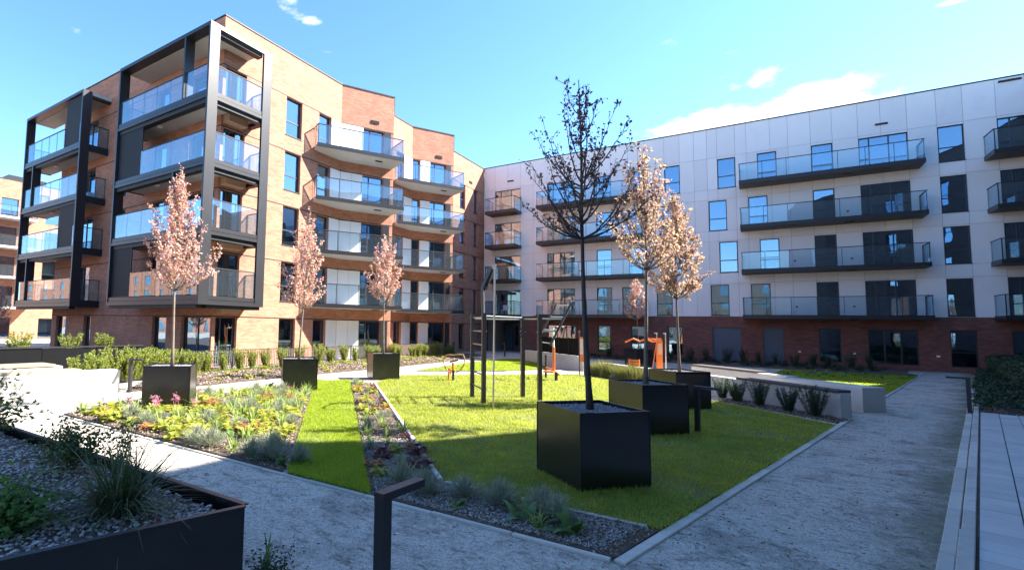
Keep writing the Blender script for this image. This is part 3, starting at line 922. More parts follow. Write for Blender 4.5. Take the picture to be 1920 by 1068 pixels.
cur = {(0, 0): None}
for k in range(5):
    h = HEADS[k]; f = FLOORS[k]
    z0 = h - 2.13 if k else 0.3
    low = k < 3
    window(bb, faces[0], 0.16, 1.40, f, h, (0.32,), (), blind=(CURTAIN_W, 0.35, 1, f) if k == 1 else None, name='balcony_door', sill=False)
    window(bb, faces[0], 4.06, 5.24, z0, h, (), (z0 + 0.85,), blind=(CURTAIN, 0.0, 1, z0) if low else None)
    window(bb, faces[0], 6.6, 7.62, f, h, (), (f + 0.85,), name='balcony_door', sill=False)
    window(bb, faces[1], 1.48, 2.95, f, h, (0.34,), ((0, f + 0.85),), name='balcony_door', sill=False, blind=(CURTAIN, 0.0, 1, f) if low else None)
    window(bb, faces[3], 0.4, 1.3, f, h, (), (f + 0.85,), name='balcony_door', sill=False)
    window(bb, faces[4], 0.06, 0.68, f, h, (), (f + 0.85,), name='balcony_door', sill=False)
    window(bb, faces[4], 1.53, 3.0, f, h, (0.34,), ((0, f + 0.85),), name='balcony_door', sill=False, blind=(CURTAIN, 0.3, 1, f) if k in (1, 2) else None)
    window(bb, faces[6], 1.22, 2.2, z0, h, (), (z0 + 0.85,))
    window(bb, faces[6], 3.74, 4.62, z0, h, (), (z0 + 0.85,))
    # dark pillar panels beside the doors
    part('dark_panel', MB().obox(faces[1], 2.95, 3.42, 0.004, 0.03, f, h), METAL, bb)
    part('dark_panel', MB().obox(faces[4], 3.0, 3.38, 0.004, 0.03, f, h), METAL, bb)
    # white cladding, panel by panel
    for F, a, b in ((faces[0], 7.65, 8.53), (faces[1], 0.02, 0.74), (faces[1], 0.75, 1.47), (faces[3], 1.33, 2.38), (faces[4], 0.70, 1.52)):
        part('cladding_panel', MB().obox(F, a + 0.004, b - 0.004, 0.003, 0.035, f, h + 0.005), CLAD, bb)
    for (a, b, c, d) in sop[4 * k:4 * k + 4]:
        window(bb, south, a, b, c, d, (0.5,) if b - a > 1.5 else (), (), name='balcony_door' if k else 'window', sill=False,
               blind=(CURTAIN_W, 0.55, 0.9, c) if (k, a) == (4, sop[4 * k][0]) else None)
# wall vents under the parapet
for F, s in ((faces[1], 2.28), (faces[4], 2.3), (faces[6], 3.2)):
    v = MB()
    for j in range(4):
        v.obox(F, s - 0.28, s + 0.28, 0.004, 0.05, 15.02 + j * 0.05, 15.045 + j * 0.05)
    part('vent_grille', v, METAL_DK, bb)
    v2 = MB().obox(F, s - 0.28, s + 0.28, -0.02, 0.01, 15.0, 15.22)
    part('vent_box', v2, METAL_DK, bb)

# wedge balconies
for dy in (0.0, 7.95):
    for k in range(1, 5):
        zb = FLOORS[k] - 0.1
        poly = [(XF + 0.004, 20.75 + dy), (XF + 0.62, 20.40 + dy), (-17.62, 25.28 + dy), (-19.36, 26.2 + dy)]
        # the inner edge follows the wall
        inner = [(-19.25, 26.12 + dy), (XF + 0.004, 23.04 + dy)]
        full = poly[:3] + inner
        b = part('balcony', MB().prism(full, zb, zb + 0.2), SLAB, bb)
        part('balcony_edge', MB().obox(Plane2(poly[1], poly[2]), -0.02, Plane2(poly[1], poly[2]).L + 0.02, 0.003, 0.03, zb + 0.02, zb + 0.24), METAL, b)
        part('balcony_edge', MB().obox(Plane2(poly[2], poly[3]), 0.0, 1.9, 0.003, 0.03, zb + 0.02, zb + 0.24), METAL, b)
        railing(b, [(XF + 0.03, 20.78 + dy), (XF + 0.58, 20.46 + dy), (-17.68, 25.27 + dy), (-19.2, 26.1 + dy)], zb + 0.25, zb + 1.36, 1.42)
        F = Plane2(poly[1], poly[2])
        part('soffit_lamp', MB().obox(F, 3.9, 4.35, -0.75, -0.6, zb - 0.04, zb - 0.001), METAL_DK, b)
# downpipes between the stacks
for (x, y) in ((-20.75, 28.0), (-20.78, 36.6)):
    dp = MB().tube([(x, y, 0.1), (x, y, 15)], 0.05, 8)
    part('downpipe', dp, METAL, bb)

# the two framed balcony towers on the south side
def tower(x0, x1, y0, yR, posts, screens, sideglass, left_open=True):
    """x0..x1 front, y0 front plane, yR end of the right return"""
    Ff = Plane2((x0, y0), (x1, y0))
    Fr = Plane2((x1, y0), (x1, yR))
    zt, zb = 15.55, 2.88
    T, D = 0.13, 0.5
    fr = MB()
    fr.box(x0, x0 + T, y0, y0 + D, zb, zt)
    fr.box(x1 - T, x1, y0, y0 + D, zb, zt)
    fr.box(x0 + T, x1 - T, y0 + 0.001, y0 + D, zt - 0.17, zt - 0.001)
    fr.box(x0 + T, x1 - T, y0 + 0.001, y0 + D, zb, zb + 0.12)
    if sideglass:
        fr.box(x1 - T, x1 - 0.001, yR - 0.5, yR, zb, zt - 0.002)
        fr.box(x1 - T, x1 - 0.002, y0 + D, yR - 0.5, zt - 0.19, zt - 0.001)
        fr.box(x1 - T, x1 - 0.002, y0 + D, yR - 0.5, zb, zb + 0.12)
    f = part('balcony_frame', fr, METAL, bb)
    depth_wall = 14.49
    for k in range(1, 5):
        zf = FLOORS[k]
        if sideglass:
            poly = [(x0 + T + 0.01, y0 + 0.1), (x1 - 0.14, y0 + 0.1), (x1 - 0.14, yR - 0.1), (XF + 0.005, yR - 0.1), (XF + 0.005, depth_wall), (x0 + T + 0.01, depth_wall)]
        else:
            poly = [(x0 + T + 0.01, y0 + 0.1), (x1 - 0.14, y0 + 0.1), (x1 - 0.14, depth_wall), (x0 + T + 0.01, depth_wall)]
        b = part('loggia', MB().prism(poly, zf - 0.22, zf - 0.02), RENDER_GREY, bb)
        part('floor_beam', MB().box(x0 + T, x1 - T, y0 + 0.015, y0 + 0.095, zf - 0.23, zf - 0.075), METAL, b)
        part('floor_beam', MB().box(x0 + T, x1 - T, y0 + 0.03, y0 + 0.095, zf - 0.055, zf + 0.13), METAL, b)
        part('edge_beam', MB().box(x0 + T + 0.02, x1 - 0.3, y0 + 0.105, y0 + 0.42, zf - 0.42, zf - 0.23), METAL_DK, b)
        # left side balustrade and edge
        part('edge_beam', MB().box(x0 + 0.02, x0 + T, y0 + D, depth_wall, zf - 0.25, zf + 0.1), METAL_DK, b)
        if sideglass:
            part('floor_beam', MB().box(x1 - 0.095, x1 - 0.015, y0 + D, yR - 0.5, zf - 0.23, zf - 0.075), METAL, b)
            part('floor_beam', MB().box(x1 - 0.095, x1 - 0.03, y0 + D, yR - 0.5, zf - 0.055, zf + 0.13), METAL, b)
            part('edge_beam', MB().box(x1 - 0.45, x1 - 0.14, y0 + 0.5, yR - 0.1, zf - 0.42, zf - 0.23), METAL_DK, b)
            part('edge_beam', MB().box(XF + 0.02, x1 - 0.46, yR - 0.42, yR - 0.12, zf - 0.42, zf - 0.23), METAL_DK, b)
            part('ceiling_beam', MB().box(XF + 0.01, XF + 0.5, 14.6, 15.7, zf - 0.6, zf - 0.24), BRICK, b)
            railing(b, [(x1 - 0.06, y0 + D), (x1 - 0.06, yR - 0.5)], zf + 0.13, zf + 1.36, 1.25)
            railing(b, [(x1 - 0.12, yR - 0.14), (XF + 0.02, yR - 0.14)], zf + 0.0, zf + 1.3, 0.9)
        else:
            part('edge_beam', MB().box(x1 - 0.13, x1 - 0.03, y0 + D, depth_wall, zf - 0.3, zf + 0.1), METAL_DK, b)
            railing(b, [(x1 - 0.08, y0 + D), (x1 - 0.08, depth_wall - 0.02)], zf + 0.1, zf + 1.3, 0.7)
        railing(b, [(x0 + 0.08, depth_wall - 0.03), (x0 + 0.08, y0 + D)], zf + 0.1, zf + 1.3, 0.7)
        sp = [s for s in screens if s[0] == k]
        pp = sorted([p[1] for p in posts if p[0] == k])
        for x in pp:
            part('frame_post', MB().box(x - 0.06, x + 0.06, y0 + 0.002, y0 + D - 0.02, zf + 0.13, (FLOORS[k + 1] - 0.24) if k < 4 else zt - 0.18), METAL, b)
        # glass in the bays that carry no screen
        cuts = [x0 + T] + sum([[p - 0.06, p + 0.06] for p in pp], []) + [x1 - T]
        for a, c in zip(cuts[0::2], cuts[1::2]):
            segs = [(a, c)]
            for (_, sa, sb) in sp:
                nseg = []
                for (p, q) in segs:
                    if sb <= p or sa >= q:
                        nseg.append((p, q))
                    else:
                        if sa > p + 0.1: nseg.append((p, sa))
                        if sb < q - 0.1: nseg.append((sb, q))
                segs = nseg
            for (p, q) in segs:
                railing(b, [(p, y0 + 0.1), (q, y0 + 0.1)], zf + 0.14, zf + 1.36, 1.25)
        for (_, sa, sb) in sp:
            z1 = (FLOORS[k + 1] - 0.26) if k < 4 else zt - 0.22
            s = MB()
            s.box(sa, sa + 0.05, y0 + 0.13, y0 + 0.18, zf + 0.14, z1).box(sb - 0.05, sb, y0 + 0.13, y0 + 0.18, zf + 0.14, z1)
            s.box(sa + 0.05, sb - 0.05, y0 + 0.13, y0 + 0.18, z1 - 0.06, z1).box(sa + 0.05, sb - 0.05, y0 + 0.13, y0 + 0.18, zf + 0.14, zf + 0.2)
            n = int((sb - sa - 0.1) / 0.085)
            for i in range(n):
                x = sa + 0.05 + (sb - sa - 0.1) * (i + 0.15) / n
                s.box(x, x + 0.055, y0 + 0.135, y0 + 0.17, zf + 0.2, z1 - 0.06)
            s.box(sa + 0.05, sb - 0.05, y0 + 0.172, y0 + 0.178, zf + 0.2, z1 - 0.06)
            part('sliding_screen', s, METAL_DK, b)
        part('ceiling_lamp', MB().tube([((x0 + x1) / 2 - 1.2, 13.7, zf - 0.225), ((x0 + x1) / 2 - 1.2, 13.7, zf - 0.3)], 0.13, 10), WHITE, b)
    # roof of the tower
    if sideglass:
        poly = [(x0 + 0.14, y0 + 0.51), (x1 - 0.14, y0 + 0.51), (x1 - 0.14, yR - 0.52), (XF + 0.005, yR - 0.52), (XF + 0.005, depth_wall), (x0 + 0.14, depth_wall)]
    else:
        poly = [(x0 + 0.14, y0 + 0.51), (x1 - 0.02, y0 + 0.51), (x1 - 0.02, depth_wall), (x0 + 0.14, depth_wall)]
    part('tower_roof', MB().prism(poly, zt - 0.2, zt - 0.02), RENDER_GREY, bb)
    edge = MB().box(x1 - 0.3, x1 - 0.02, y0 + D, (yR - 0.5) if sideglass else depth_wall, zt - 0.34, zt - 0.205) if not sideglass else MB().box(x1 - 0.5, x1 - 0.14, y0 + D, yR - 0.52, zt - 0.36, zt - 0.205)
    part('edge_beam', edge, METAL_DK, bb)


tower(-27.66, -19.62, 12.9, 16.42, [(4, -21.6), (2, -22.1)], [(3, -27.45, -25.2), (1, -27.45, -25.6)], True)
tower(-40.1, -31.88, 12.9, 14.5, [(3, -38.55), (1, -38.5)], [(4, -34.25, -32.3), (2, -34.3, -32.35)], False)

# ------------------------------------------------------------------ white panelled building across the courtyard
YA = 43.2
wb = root('panelled_apartment_building', (0, YA, 0), 'long white panelled apartment block over a dark red brick ground floor', 'apartment building')
FA = Plane2((XF + 0.02, YA), (30, YA))
SA = lambda x: x - (XF + 0.02)
HA = [2.45, 5.5, 8.6, 11.66, 14.72]
ZA = [0.3, 3.28, 6.37, 9.45, 12.54]
WA = {}
for k in range(1, 5):
    st = k in (2, 4)
    z0, h = ZA[k], HA[k]
    WA[k] = [(-19.72, -17.24, 't'), (-14.80, -12.46, 't'), (-10.69, -9.52, 'd'),
             ((-8.22, -7.02, 'd') if st else (-8.76, -7.66, 'd')), ((-5.6, -4.55, 'w') if st else (-6.28, -5.2, 'w')),
             ((-2.12, -1.01, 'w') if st else (-2.72, -1.6, 'w')), ((0.28, 1.39, 'd') if st else (-0.3, 0.81, 'd')), (3.28, 4.39, 'd'),
             (5.67, 7.98, 't'), (9.27, 10.37, 'w'), (11.71, 14.0, 't'), (16.0, 17.1, 'w')]
G0 = [(-14.8, -12.42, 't'), (-10.66, -9.68, 'w'), (-8.15, -7.1, 'w'), (-5.57, -4.58, 'w'), (-2.68, -0.99, 's'), (0.3, 1.4, 's'), (3.3, 4.4, 'w'),
      (5.7, 7.95, 't'), (9.3, 10.4, 'w'), (11.73, 14.0, 't'), (-20.5, -17.05, 'e')]
holes = []
for k in range(1, 5):
    for a, b, t in WA[k]:
        holes.append((SA(a), SA(b), ZA[k] - (0.0 if t == 'w' else 0.0), HA[k]))
bw = MB()
FAb = Plane2((XF + 0.02, YA + 0.035), (30, YA + 0.035))
wall(bw, FAb, 3.21, 17.05, holes, 0.26)
part('backing_wall', bw, JOINT, wb)
# individual facade panels
VJ = [-20.82, -19.72, -18.48, -17.24, -16.05, -14.80, -13.63, -12.46, -11.58, -10.68, -9.52, -8.22, -7.02, -5.6, -4.55, -3.6, -2.75, -2.12, -1.0, -0.33, 1.05, 2.05, 3.27, 4.39, 5.67, 6.76, 7.97, 9.26, 10.37, 11.7, 12.85, 14.02, 15.2]
ZJ = [3.21, 5.58, 6.33, 8.68, 9.41, 11.74, 12.5, 14.86, 17.05]
for i in range(len(VJ) - 1):
    for j in range(len(ZJ) - 1):
        x0, x1, z0, z1 = VJ[i], VJ[i + 1], ZJ[j], ZJ[j + 1]
        hs = [h for h in holes if h[0] < SA(x1) - 0.01 and h[1] > SA(x0) + 0.01 and h[2] < z1 - 0.01 and h[3] > z0 + 0.01]
        S = sorted({SA(x0) + 0.008, SA(x1) - 0.008} | {v for h in hs for v in h[:2] if SA(x0) + 0.02 < v < SA(x1) - 0.02})
        Zs = sorted({z0 + 0.008, z1 - 0.008} | {v for h in hs for v in h[2:4] if z0 + 0.02 < v < z1 - 0.02})
        mb = MB()
        for a, b in zip(S[:-1], S[1:]):
            for c, d in zip(Zs[:-1], Zs[1:]):
                cs, cz = (a + b) / 2, (c + d) / 2
                if any(h[0] < cs < h[1] and h[2] < cz < h[3] for h in hs):
                    continue
                mb.obox(FA, a, b, -0.028, random.uniform(-0.001, 0.001), c, d)
        if mb.f:
            part('facade_panel', mb, PANEL, wb)
part('facade_end', MB().obox(FA, SA(15.22), SA(30), -0.028, 0, 3.22, 17.04), PANEL, wb)
gb = MB()
wall(gb, FAb, 0, 3.205, [(SA(a), SA(b), 0.0 if t == 'e' else (0.06 if t == 's' else 0.3), 2.88 if t == 'e' else 2.45) for a, b, t in G0], 0.3)
part('brick_base', gb, BRICK_DARK, wb)
part('parapet_coping', MB().obox(FA, 0, FA.L, -0.35, 0.03, 17.06, 17.12), METAL_DK, wb)
part('roof', MB().box(XF + 0.05, 30, YA + 0.3, YA + 13, 16.4, 16.5), SLAB_DK, wb)
part('back_wall', MB().box(XF + 0.05, 30, YA + 12.8, YA + 13, 0, 16.4), PANEL, wb)
part('inner_wall', MB().box(-16.6, 29, YA + 3.2, YA + 3.3, 0, 16.3), ROOM, wb)
for k in range(1, 5):
    part('floor_slab', MB().box(-20.8, 29.5, YA + 0.33, YA + 12.7, ZA[k] - 0.45, ZA[k] - 0.2), ROOM, wb)
random.seed(21)
for k in range(1, 5):
    for a, b, t in WA[k]:
        z0, h = ZA[k], HA[k]
        r = random.random()
        bl = (CURTAIN_W, 0.0, random.choice([0.3, 0.45]), z0) if r < 0.22 else ((CURTAIN, 0.55, 1.0, z0) if r < 0.4 else None)
        sp = {'t': (0.22, 0.62), 'd': (), 'w': ()}[t]
        tr = {'t': ((0, z0 + 0.8),), 'd': (z0 + 0.8,), 'w': (z0 + 0.88,)}[t]
        window(wb, FA, SA(a), SA(b), z0, h, sp, tr, inset=0.1, blind=bl, name='window' if t == 'w' else 'balcony_door', sill=t == 'w')
for a, b, t in G0:
    if t == 's':
        s = MB()
        n = 22
        for i in range(n):
            z = 0.07 + (2.44 - 0.07) * i / n
            s.obox(FA, SA(a) + 0.02, SA(b) - 0.02, -0.2, -0.185 + 0.01 * (i % 2), z, z + (2.37 / n))
        s.obox(FA, SA(a), SA(a) + 0.03, -0.24, -0.12, 0.06, 2.45).obox(FA, SA(b) - 0.03, SA(b), -0.24, -0.12, 0.06, 2.45)
        part('roller_shutter', s, ROLLER, wb)
    elif t == 'e':
        e = MB()
        e.box(a - 0.02, a, YA + 0.3, YA + 6, 0, 2.88).box(b, b + 0.02, YA + 0.3, YA + 6, 0, 2.88).box(a, b, YA + 0.3, YA + 6, 2.88, 2.95).box(a, b, YA + 5.98, YA + 6, 0, 2.88)
        part('passage_wall', e, RENDER_GREY, wb)
        window(wb, Plane2((a + 0.3, YA + 3.0), (b - 0.3, YA + 3.0)), 0, b - a - 0.6, 0.02, 2.5, (0.3, 0.65), (), name='entrance_door', sill=False)
        part('passage_lamp', MB().box(a + 1.1, a + 1.4, YA + 0.8, YA + 1.0, 2.80, 2.878), WHITE, wb)
    else:
        window(wb, FA, SA(a), SA(b), 0.3, 2.45, (0.34, 0.67) if t == 't' else (), (1.15,) if t == 'w' else (), inset=0.14, name='window', sill=False,
               blind=(CURTAIN_W, 0.0, 0.5, 0.3) if random.random() < 0.3 else None)
# balconies of the white block
YB = 41.6
for (x0, x1, left, right, every) in ((-20.0, -17.15, 1, 1, 1.35), (-15.25, -6.95, 1, 1, 1.3), (-0.8, 8.4, 1, 1, 1.3), (11.1, 16.0, 1, 1, 1.3)):
    for k in range(1, 5):
        zb = ZA[k] - 0.24
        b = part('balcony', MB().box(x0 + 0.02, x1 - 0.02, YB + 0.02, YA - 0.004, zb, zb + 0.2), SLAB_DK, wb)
        part('balcony_edge', MB().box(x0, x1, YB, YB + 0.018, zb - 0.01, zb + 0.25), METAL, b)
        part('balcony_edge', MB().box(x0, x0 + 0.018, YB + 0.02, YA - 0.006, zb - 0.01, zb + 0.25), METAL, b)
        part('balcony_edge', MB().box(x1 - 0.018, x1, YB + 0.02, YA - 0.006, zb - 0.01, zb + 0.25), METAL, b)
        railing(b, [(x0 + 0.03, YA - 0.02), (x0 + 0.03, YB + 0.04), (x1 - 0.03, YB + 0.04), (x1 - 0.03, YA - 0.02)], zb + 0.25, zb + 1.4, every)
        part('soffit_lamp', MB().box((x0 + x1) / 2 + 0.9, (x0 + x1) / 2 + 1.4, YB + 0.6, YB + 0.75, zb - 0.05, zb - 0.002), METAL_DK, b)
for x, z in ((-18.2, 15.45), (6.8, 15.4), (12.3, 16.8), (-12.2, 15.5)):
    v = MB()
    wv = 0.3 if x < 12 else 0.45
    for j in range(3):
        v.obox(FA, SA(x - wv), SA(x + wv), 0.002, 0.05, z + j * 0.045, z + 0.03 + j * 0.045)
    part('vent_grille', v, METAL, wb)
for (x, k) in ((2.2, 1), (5.1, 1), (2.2, 2), (5.1, 2), (-11.8, 1), (-12.0, 2), (5.0, 3)):
    part('wall_socket', MB().obox(FA, SA(x) - 0.05, SA(x) + 0.05, 0.002, 0.04, ZA[k] + 0.55, ZA[k] + 0.65), SEATBLK, wb)
for x in (2.25, 8.75, 5.0):
    part('wall_lamp', MB().obox(FA, SA(x) - 0.07, SA(x) + 0.07, -0.03, 0.06, 0.85, 0.95), WHITE, wb)
# boxes and a chair left on the balconies
tag(part('storage_box', MB().box(-19.0, -18.2, 42.2, 42.9, ZA[2] - 0.02, ZA[2] + 1.5), plain('brown_board', (0.42, 0.26, 0.16), 0.8), None), 'brown board cupboard standing on a balcony of the white block', 'cupboard')
ch = MB()
ch.box(-18.6, -18.15, 42.1, 42.55, ZA[1] + 0.38, ZA[1] + 0.43).box(-18.6, -18.15, 42.5, 42.55, ZA[1] + 0.43, ZA[1] + 0.85)
for (x, y) in ((-18.58, 42.12), (-18.2, 42.12), (-18.58, 42.5), (-18.2, 42.5)):
    ch.box(x, x + 0.04, y, y + 0.04, ZA[1], ZA[1] + 0.38)
r_ = root('balcony_chair', (-18.4, 42.3, ZA[1]), 'white chair standing on the lowest balcony above the passage', 'chair')
part('seat', MB().box(-18.6, -18.15, 42.1, 42.5, ZA[1] + 0.38, ZA[1] + 0.43), WHITE, r_)
part('backrest', MB().box(-18.6, -18.15, 42.5, 42.55, ZA[1] + 0.38, ZA[1] + 0.85), WHITE, r_)
for (x, y) in ((-18.6, 42.1), (-18.19, 42.1), (-18.6, 42.46), (-18.19, 42.46)):
    part('leg', MB().box(x, x + 0.04, y, y + 0.04, ZA[1], ZA[1] + 0.38), WHITE, r_)

pp = root('potted_plant', (-25.3, 13.6, 3.15), 'small green potted plant on the lowest balcony of the framed tower', 'potted plant')
part('pot', MB().tube([(-25.3, 13.6, 3.15), (-25.3, 13.6, 3.42)], [0.1, 0.14], 10), CAPWOOD, pp)
PRNG = np.random.default_rng(4)
dq = PRNG.normal(0, 1, (160, 3)); dq[:, 2] = np.abs(dq[:, 2])
Vq, Fq_ = leaf_quads(np.array([0, 0, 0.3]) + dq * 0.11, dq, 0.14, 0.06, PRNG)
part('foliage', np_mesh('foliage', Vq, Fq_, BUSH), None, pp)
top('storage_bag', MB().prism([(-32.6, 13.6), (-32.1, 13.6), (-32.0, 14.0), (-32.3, 14.2), (-32.7, 14.0)], 9.25, 9.62), plain('pale_blue_plastic', (0.5, 0.6, 0.72), 0.5), 'pale blue bag standing on a balcony of the outer framed tower', 'bag')
for (x0, y0, zf, lab) in ((-9.0, 42.2, ZA[1], 'white garden chair on the first balcony above the dark brick'), (6.9, 42.3, ZA[2], 'dark garden chair on the second balcony of the white block')):
    rc = root('garden_chair', (x0, y0, zf), lab, 'chair')
    mt_ = WHITE if 'white garden' in lab else SEATBLK
    part('seat', MB().box(x0 - 0.24, x0 + 0.24, y0 - 0.22, y0 + 0.22, zf + 0.40, zf + 0.44), mt_, rc)
    part('backrest', MB().box(x0 + 0.2, x0 + 0.24, y0 - 0.22, y0 + 0.22, zf + 0.45, zf + 0.85), mt_, rc)
    for sx in (-0.22, 0.18):
        for sy in (-0.2, 0.16):
            part('leg', MB().box(x0 + sx, x0 + sx + 0.04, y0 + sy, y0 + sy + 0.04, zf - 0.02, zf + 0.40), mt_, rc)

# ------------------------------------------------------------------ far brick building on the left
fb = root('distant_brick_building', (-63, 20, 0), 'sunlit orange brick apartment block far behind the balcony towers', 'apartment building')
FF = Plane2((-63, 8), (-63, 48))
fo = []
for k in range(5):
    h = [2.2, 5.4, 8.45, 11.5, 14.5][k]
    for s in (2.2, 6.5, 10.6, 14.6, 18.8, 23, 27, 31, 35):
        fo.append((s, s + (2.3 if int(s) % 2 else 1.5), h - 2.1, h))
fw_ = MB()
wall(fw_, FF, 0, 16.4, fo, 0.25)
wall(fw_, Plane2((-78, 8), (-63, 8)), 0, 16.4, [], uoff=60)
part('wall', fw_, BRICK, fb)
part('roof', MB().box(-78, -63.02, 8.02, 48, 15.8, 15.9), SLAB_DK, fb)
part('parapet_coping', MB().obox(FF, 0, FF.L, -0.3, 0.03, 16.41, 16.5), METAL_DK, fb)
part('roof_housing', MB().box(-67, -64.5, 19.5, 23, 15.95, 17.3), METAL, fb)
part('inner_wall', MB().box(-67, -66.8, 8.5, 47.5, 0, 15.7), ROOM, fb)
for i, (a, b, c, d) in enumerate(fo):
    window(fb, FF, a, b, c, d, (0.5,) if b - a > 1.8 else (), (), blind=(CURTAIN_W, 0, 1, c + 0.6) if i % 3 == 0 else None, sill=False)
for k in range(1, 5):
    zb = [0, 3.1, 6.15, 9.2, 12.2][k]
    for s in (9.8, 18.0):
        b = part('balcony', MB().obox(FF, s, s + 3.6, 0.003, 1.6, zb, zb + 0.22), SLAB, fb)
        railing(b, [FF.pt(s + 0.03, 0.05, 0)[:2], FF.pt(s + 0.03, 1.55, 0)[:2], FF.pt(s + 3.57, 1.55, 0)[:2], FF.pt(s + 3.57, 0.05, 0)[:2]], zb + 0.25, zb + 1.3, 1.3)

# ------------------------------------------------------------------ unseen block added by the walkway, front shaped to cast the foreground shade
SH = [(-8.6, 2.6), (-6.95, 4.2), (-6.85, 6.35), (-5.1, 7.84), (-3.75, 10.26), (-1.6, 16.4), (0.1, 22.0), (3.6, 31.0)]
HB = 17.0
off = np.array([0.87, 0.78]) * HB
front = [tuple(np.array(p) + off) for p in SH]
front[-1] = (19.4, 43.18)
front = [(4.2, -6.0), (3.4, 5.0), (4.0, 10.2)] + front
nb = root('unseen_shading_block', (front[4][0] + 5, front[4][1], 0), 'unseen grey brick block beside the viewer, shaped to shade the foreground', 'apartment building')
bo = MB()
pts_ = front[::-1]
for i in range(len(pts_) - 1):
    F = Plane2(pts_[i], pts_[i + 1])
    o = []
    if F.L > 2.4:
        for k in range(5):
            n = max(1, int(F.L / 3.2))
            for j in range(n):
                c = F.L * (j + 0.5) / n
                o.append((c - 0.55, c + 0.55, HEADS[k] - 1.9, HEADS[k]))
    # the outward side faces the courtyard
    wall(bo, F, 0, HB, o, 0.2)
    for q in o:
        window(nb, F, *q, (), (q[2] + 0.8,), inset=0.1, sill=False)
last = pts_[-1]
bo.quad((last[0], last[1], 0), (30, last[1] - 6, 0), (30, last[1] - 6, HB), (last[0], last[1], HB))
part('wall', bo, BRICK_GREY, nb)
part('roof', MB().prism([(p[0], p[1]) for p in pts_] + [(30, last[1] - 6), (30, 43.18)], HB - 0.12, HB - 0.001), SLAB_DK, nb)

sb = root('added_south_block', (-15, -34, 0), 'long grey brick block added behind the viewer for window reflections', 'apartment building')  # unseen block added for the lower facade windows to reflect
FS = Plane2((32, -34), (-62, -34))
so = []
for k in range(4):
    for j in range(27):
        so.append((3 + j * 3.35, 3 + j * 3.35 + (2.2 if j % 3 == 0 else 1.3), HEADS[k] - 2.1, HEADS[k]))
sm = MB()
wall(sm, FS, 0, 13.6, so, 0.2)
part('wall', sm, BRICK_GREY, sb)
part('roof', MB().box(-62, 32, -46, -34.02, 13.3, 13.5), SLAB_DK, sb)
for q in so:
    window(sb, FS, *q, (0.5,) if q[1] - q[0] > 2 else (), (), inset=0.1, sill=False)

wbk = root('added_west_block', (-100, -30, 0), 'orange brick block added far behind the viewer for balcony glass reflections', 'apartment building')  # unseen block added for the tower glass to reflect instead of sky
FW = Plane2((-64, -30), (-170, -30))
wo_ = []
for k in range(5):
    for j in range(20):
        wo_.append((3 + j * 5.0, 3 + j * 5.0 + (2.3 if j % 2 else 1.3), HEADS[k] - 2.1, HEADS[k]))
wm = MB()
wall(wm, FW, 0, 15.5, wo_, 0.2)
part('wall', wm, BRICK, wbk)
part('roof', MB().box(-170, -64, -42, -30.02, 15.2, 15.4), SLAB_DK, wbk)
for q in wo_:
    window(wbk, FW, *q, (), (), inset=0.1, sill=False)

# ------------------------------------------------------------------ terrace fence in front of the brick block
fe = root('terrace_fence', (-19.5, 22, 0), 'low grey railing fence of upright bars before the brick block', 'fence')
y0, y1 = 10.6, 35.4
part('rail', MB().box(-19.53, -19.47, y0, y1, 0.87, 0.9), METAL, fe)
part('rail', MB().box(-19.52, -19.48, y0, y1, 0.12, 0.15), METAL, fe)
bar = MB().box(-19.525, -19.475, -0.006, 0.006, 0.15, 0.87).mesh('baluster', FENCEBAR, (-19.5, 0, 0))
nbal = 236
for i in range(nbal):
    o = bpy.data.objects.new('baluster', bar); COL.objects.link(o); o.parent = fe
    o.location = (0, y0 + (y1 - y0) * (i + 0.5) / nbal - 22, 0)
pst = MB().box(-0.03, 0.03, -0.03, 0.03, 0, 0.92).mesh('fence_post', METAL)
for i in range(13):
    o = bpy.data.objects.new('fence_post', pst); COL.objects.link(o); o.parent = fe
    o.location = (-0.07, y0 + (y1 - y0) * i / 12 - 22, 0)
df = root('solid_fence', (-19.6, 6, 0), 'black solid panel fence beneath the balcony towers', 'fence')
for i in range(8):
    a = -3.0 + i * 1.7
    part('panel', MB().box(-19.63, -19.57, a + 0.01, a + 1.69, 0.0, 1.12 + 0.02 * (i % 2)), FENCEPANEL, df)
part('rail', MB().box(-19.66, -19.54, -3.0, 10.6, 1.145, 1.19), METAL_DK, df)

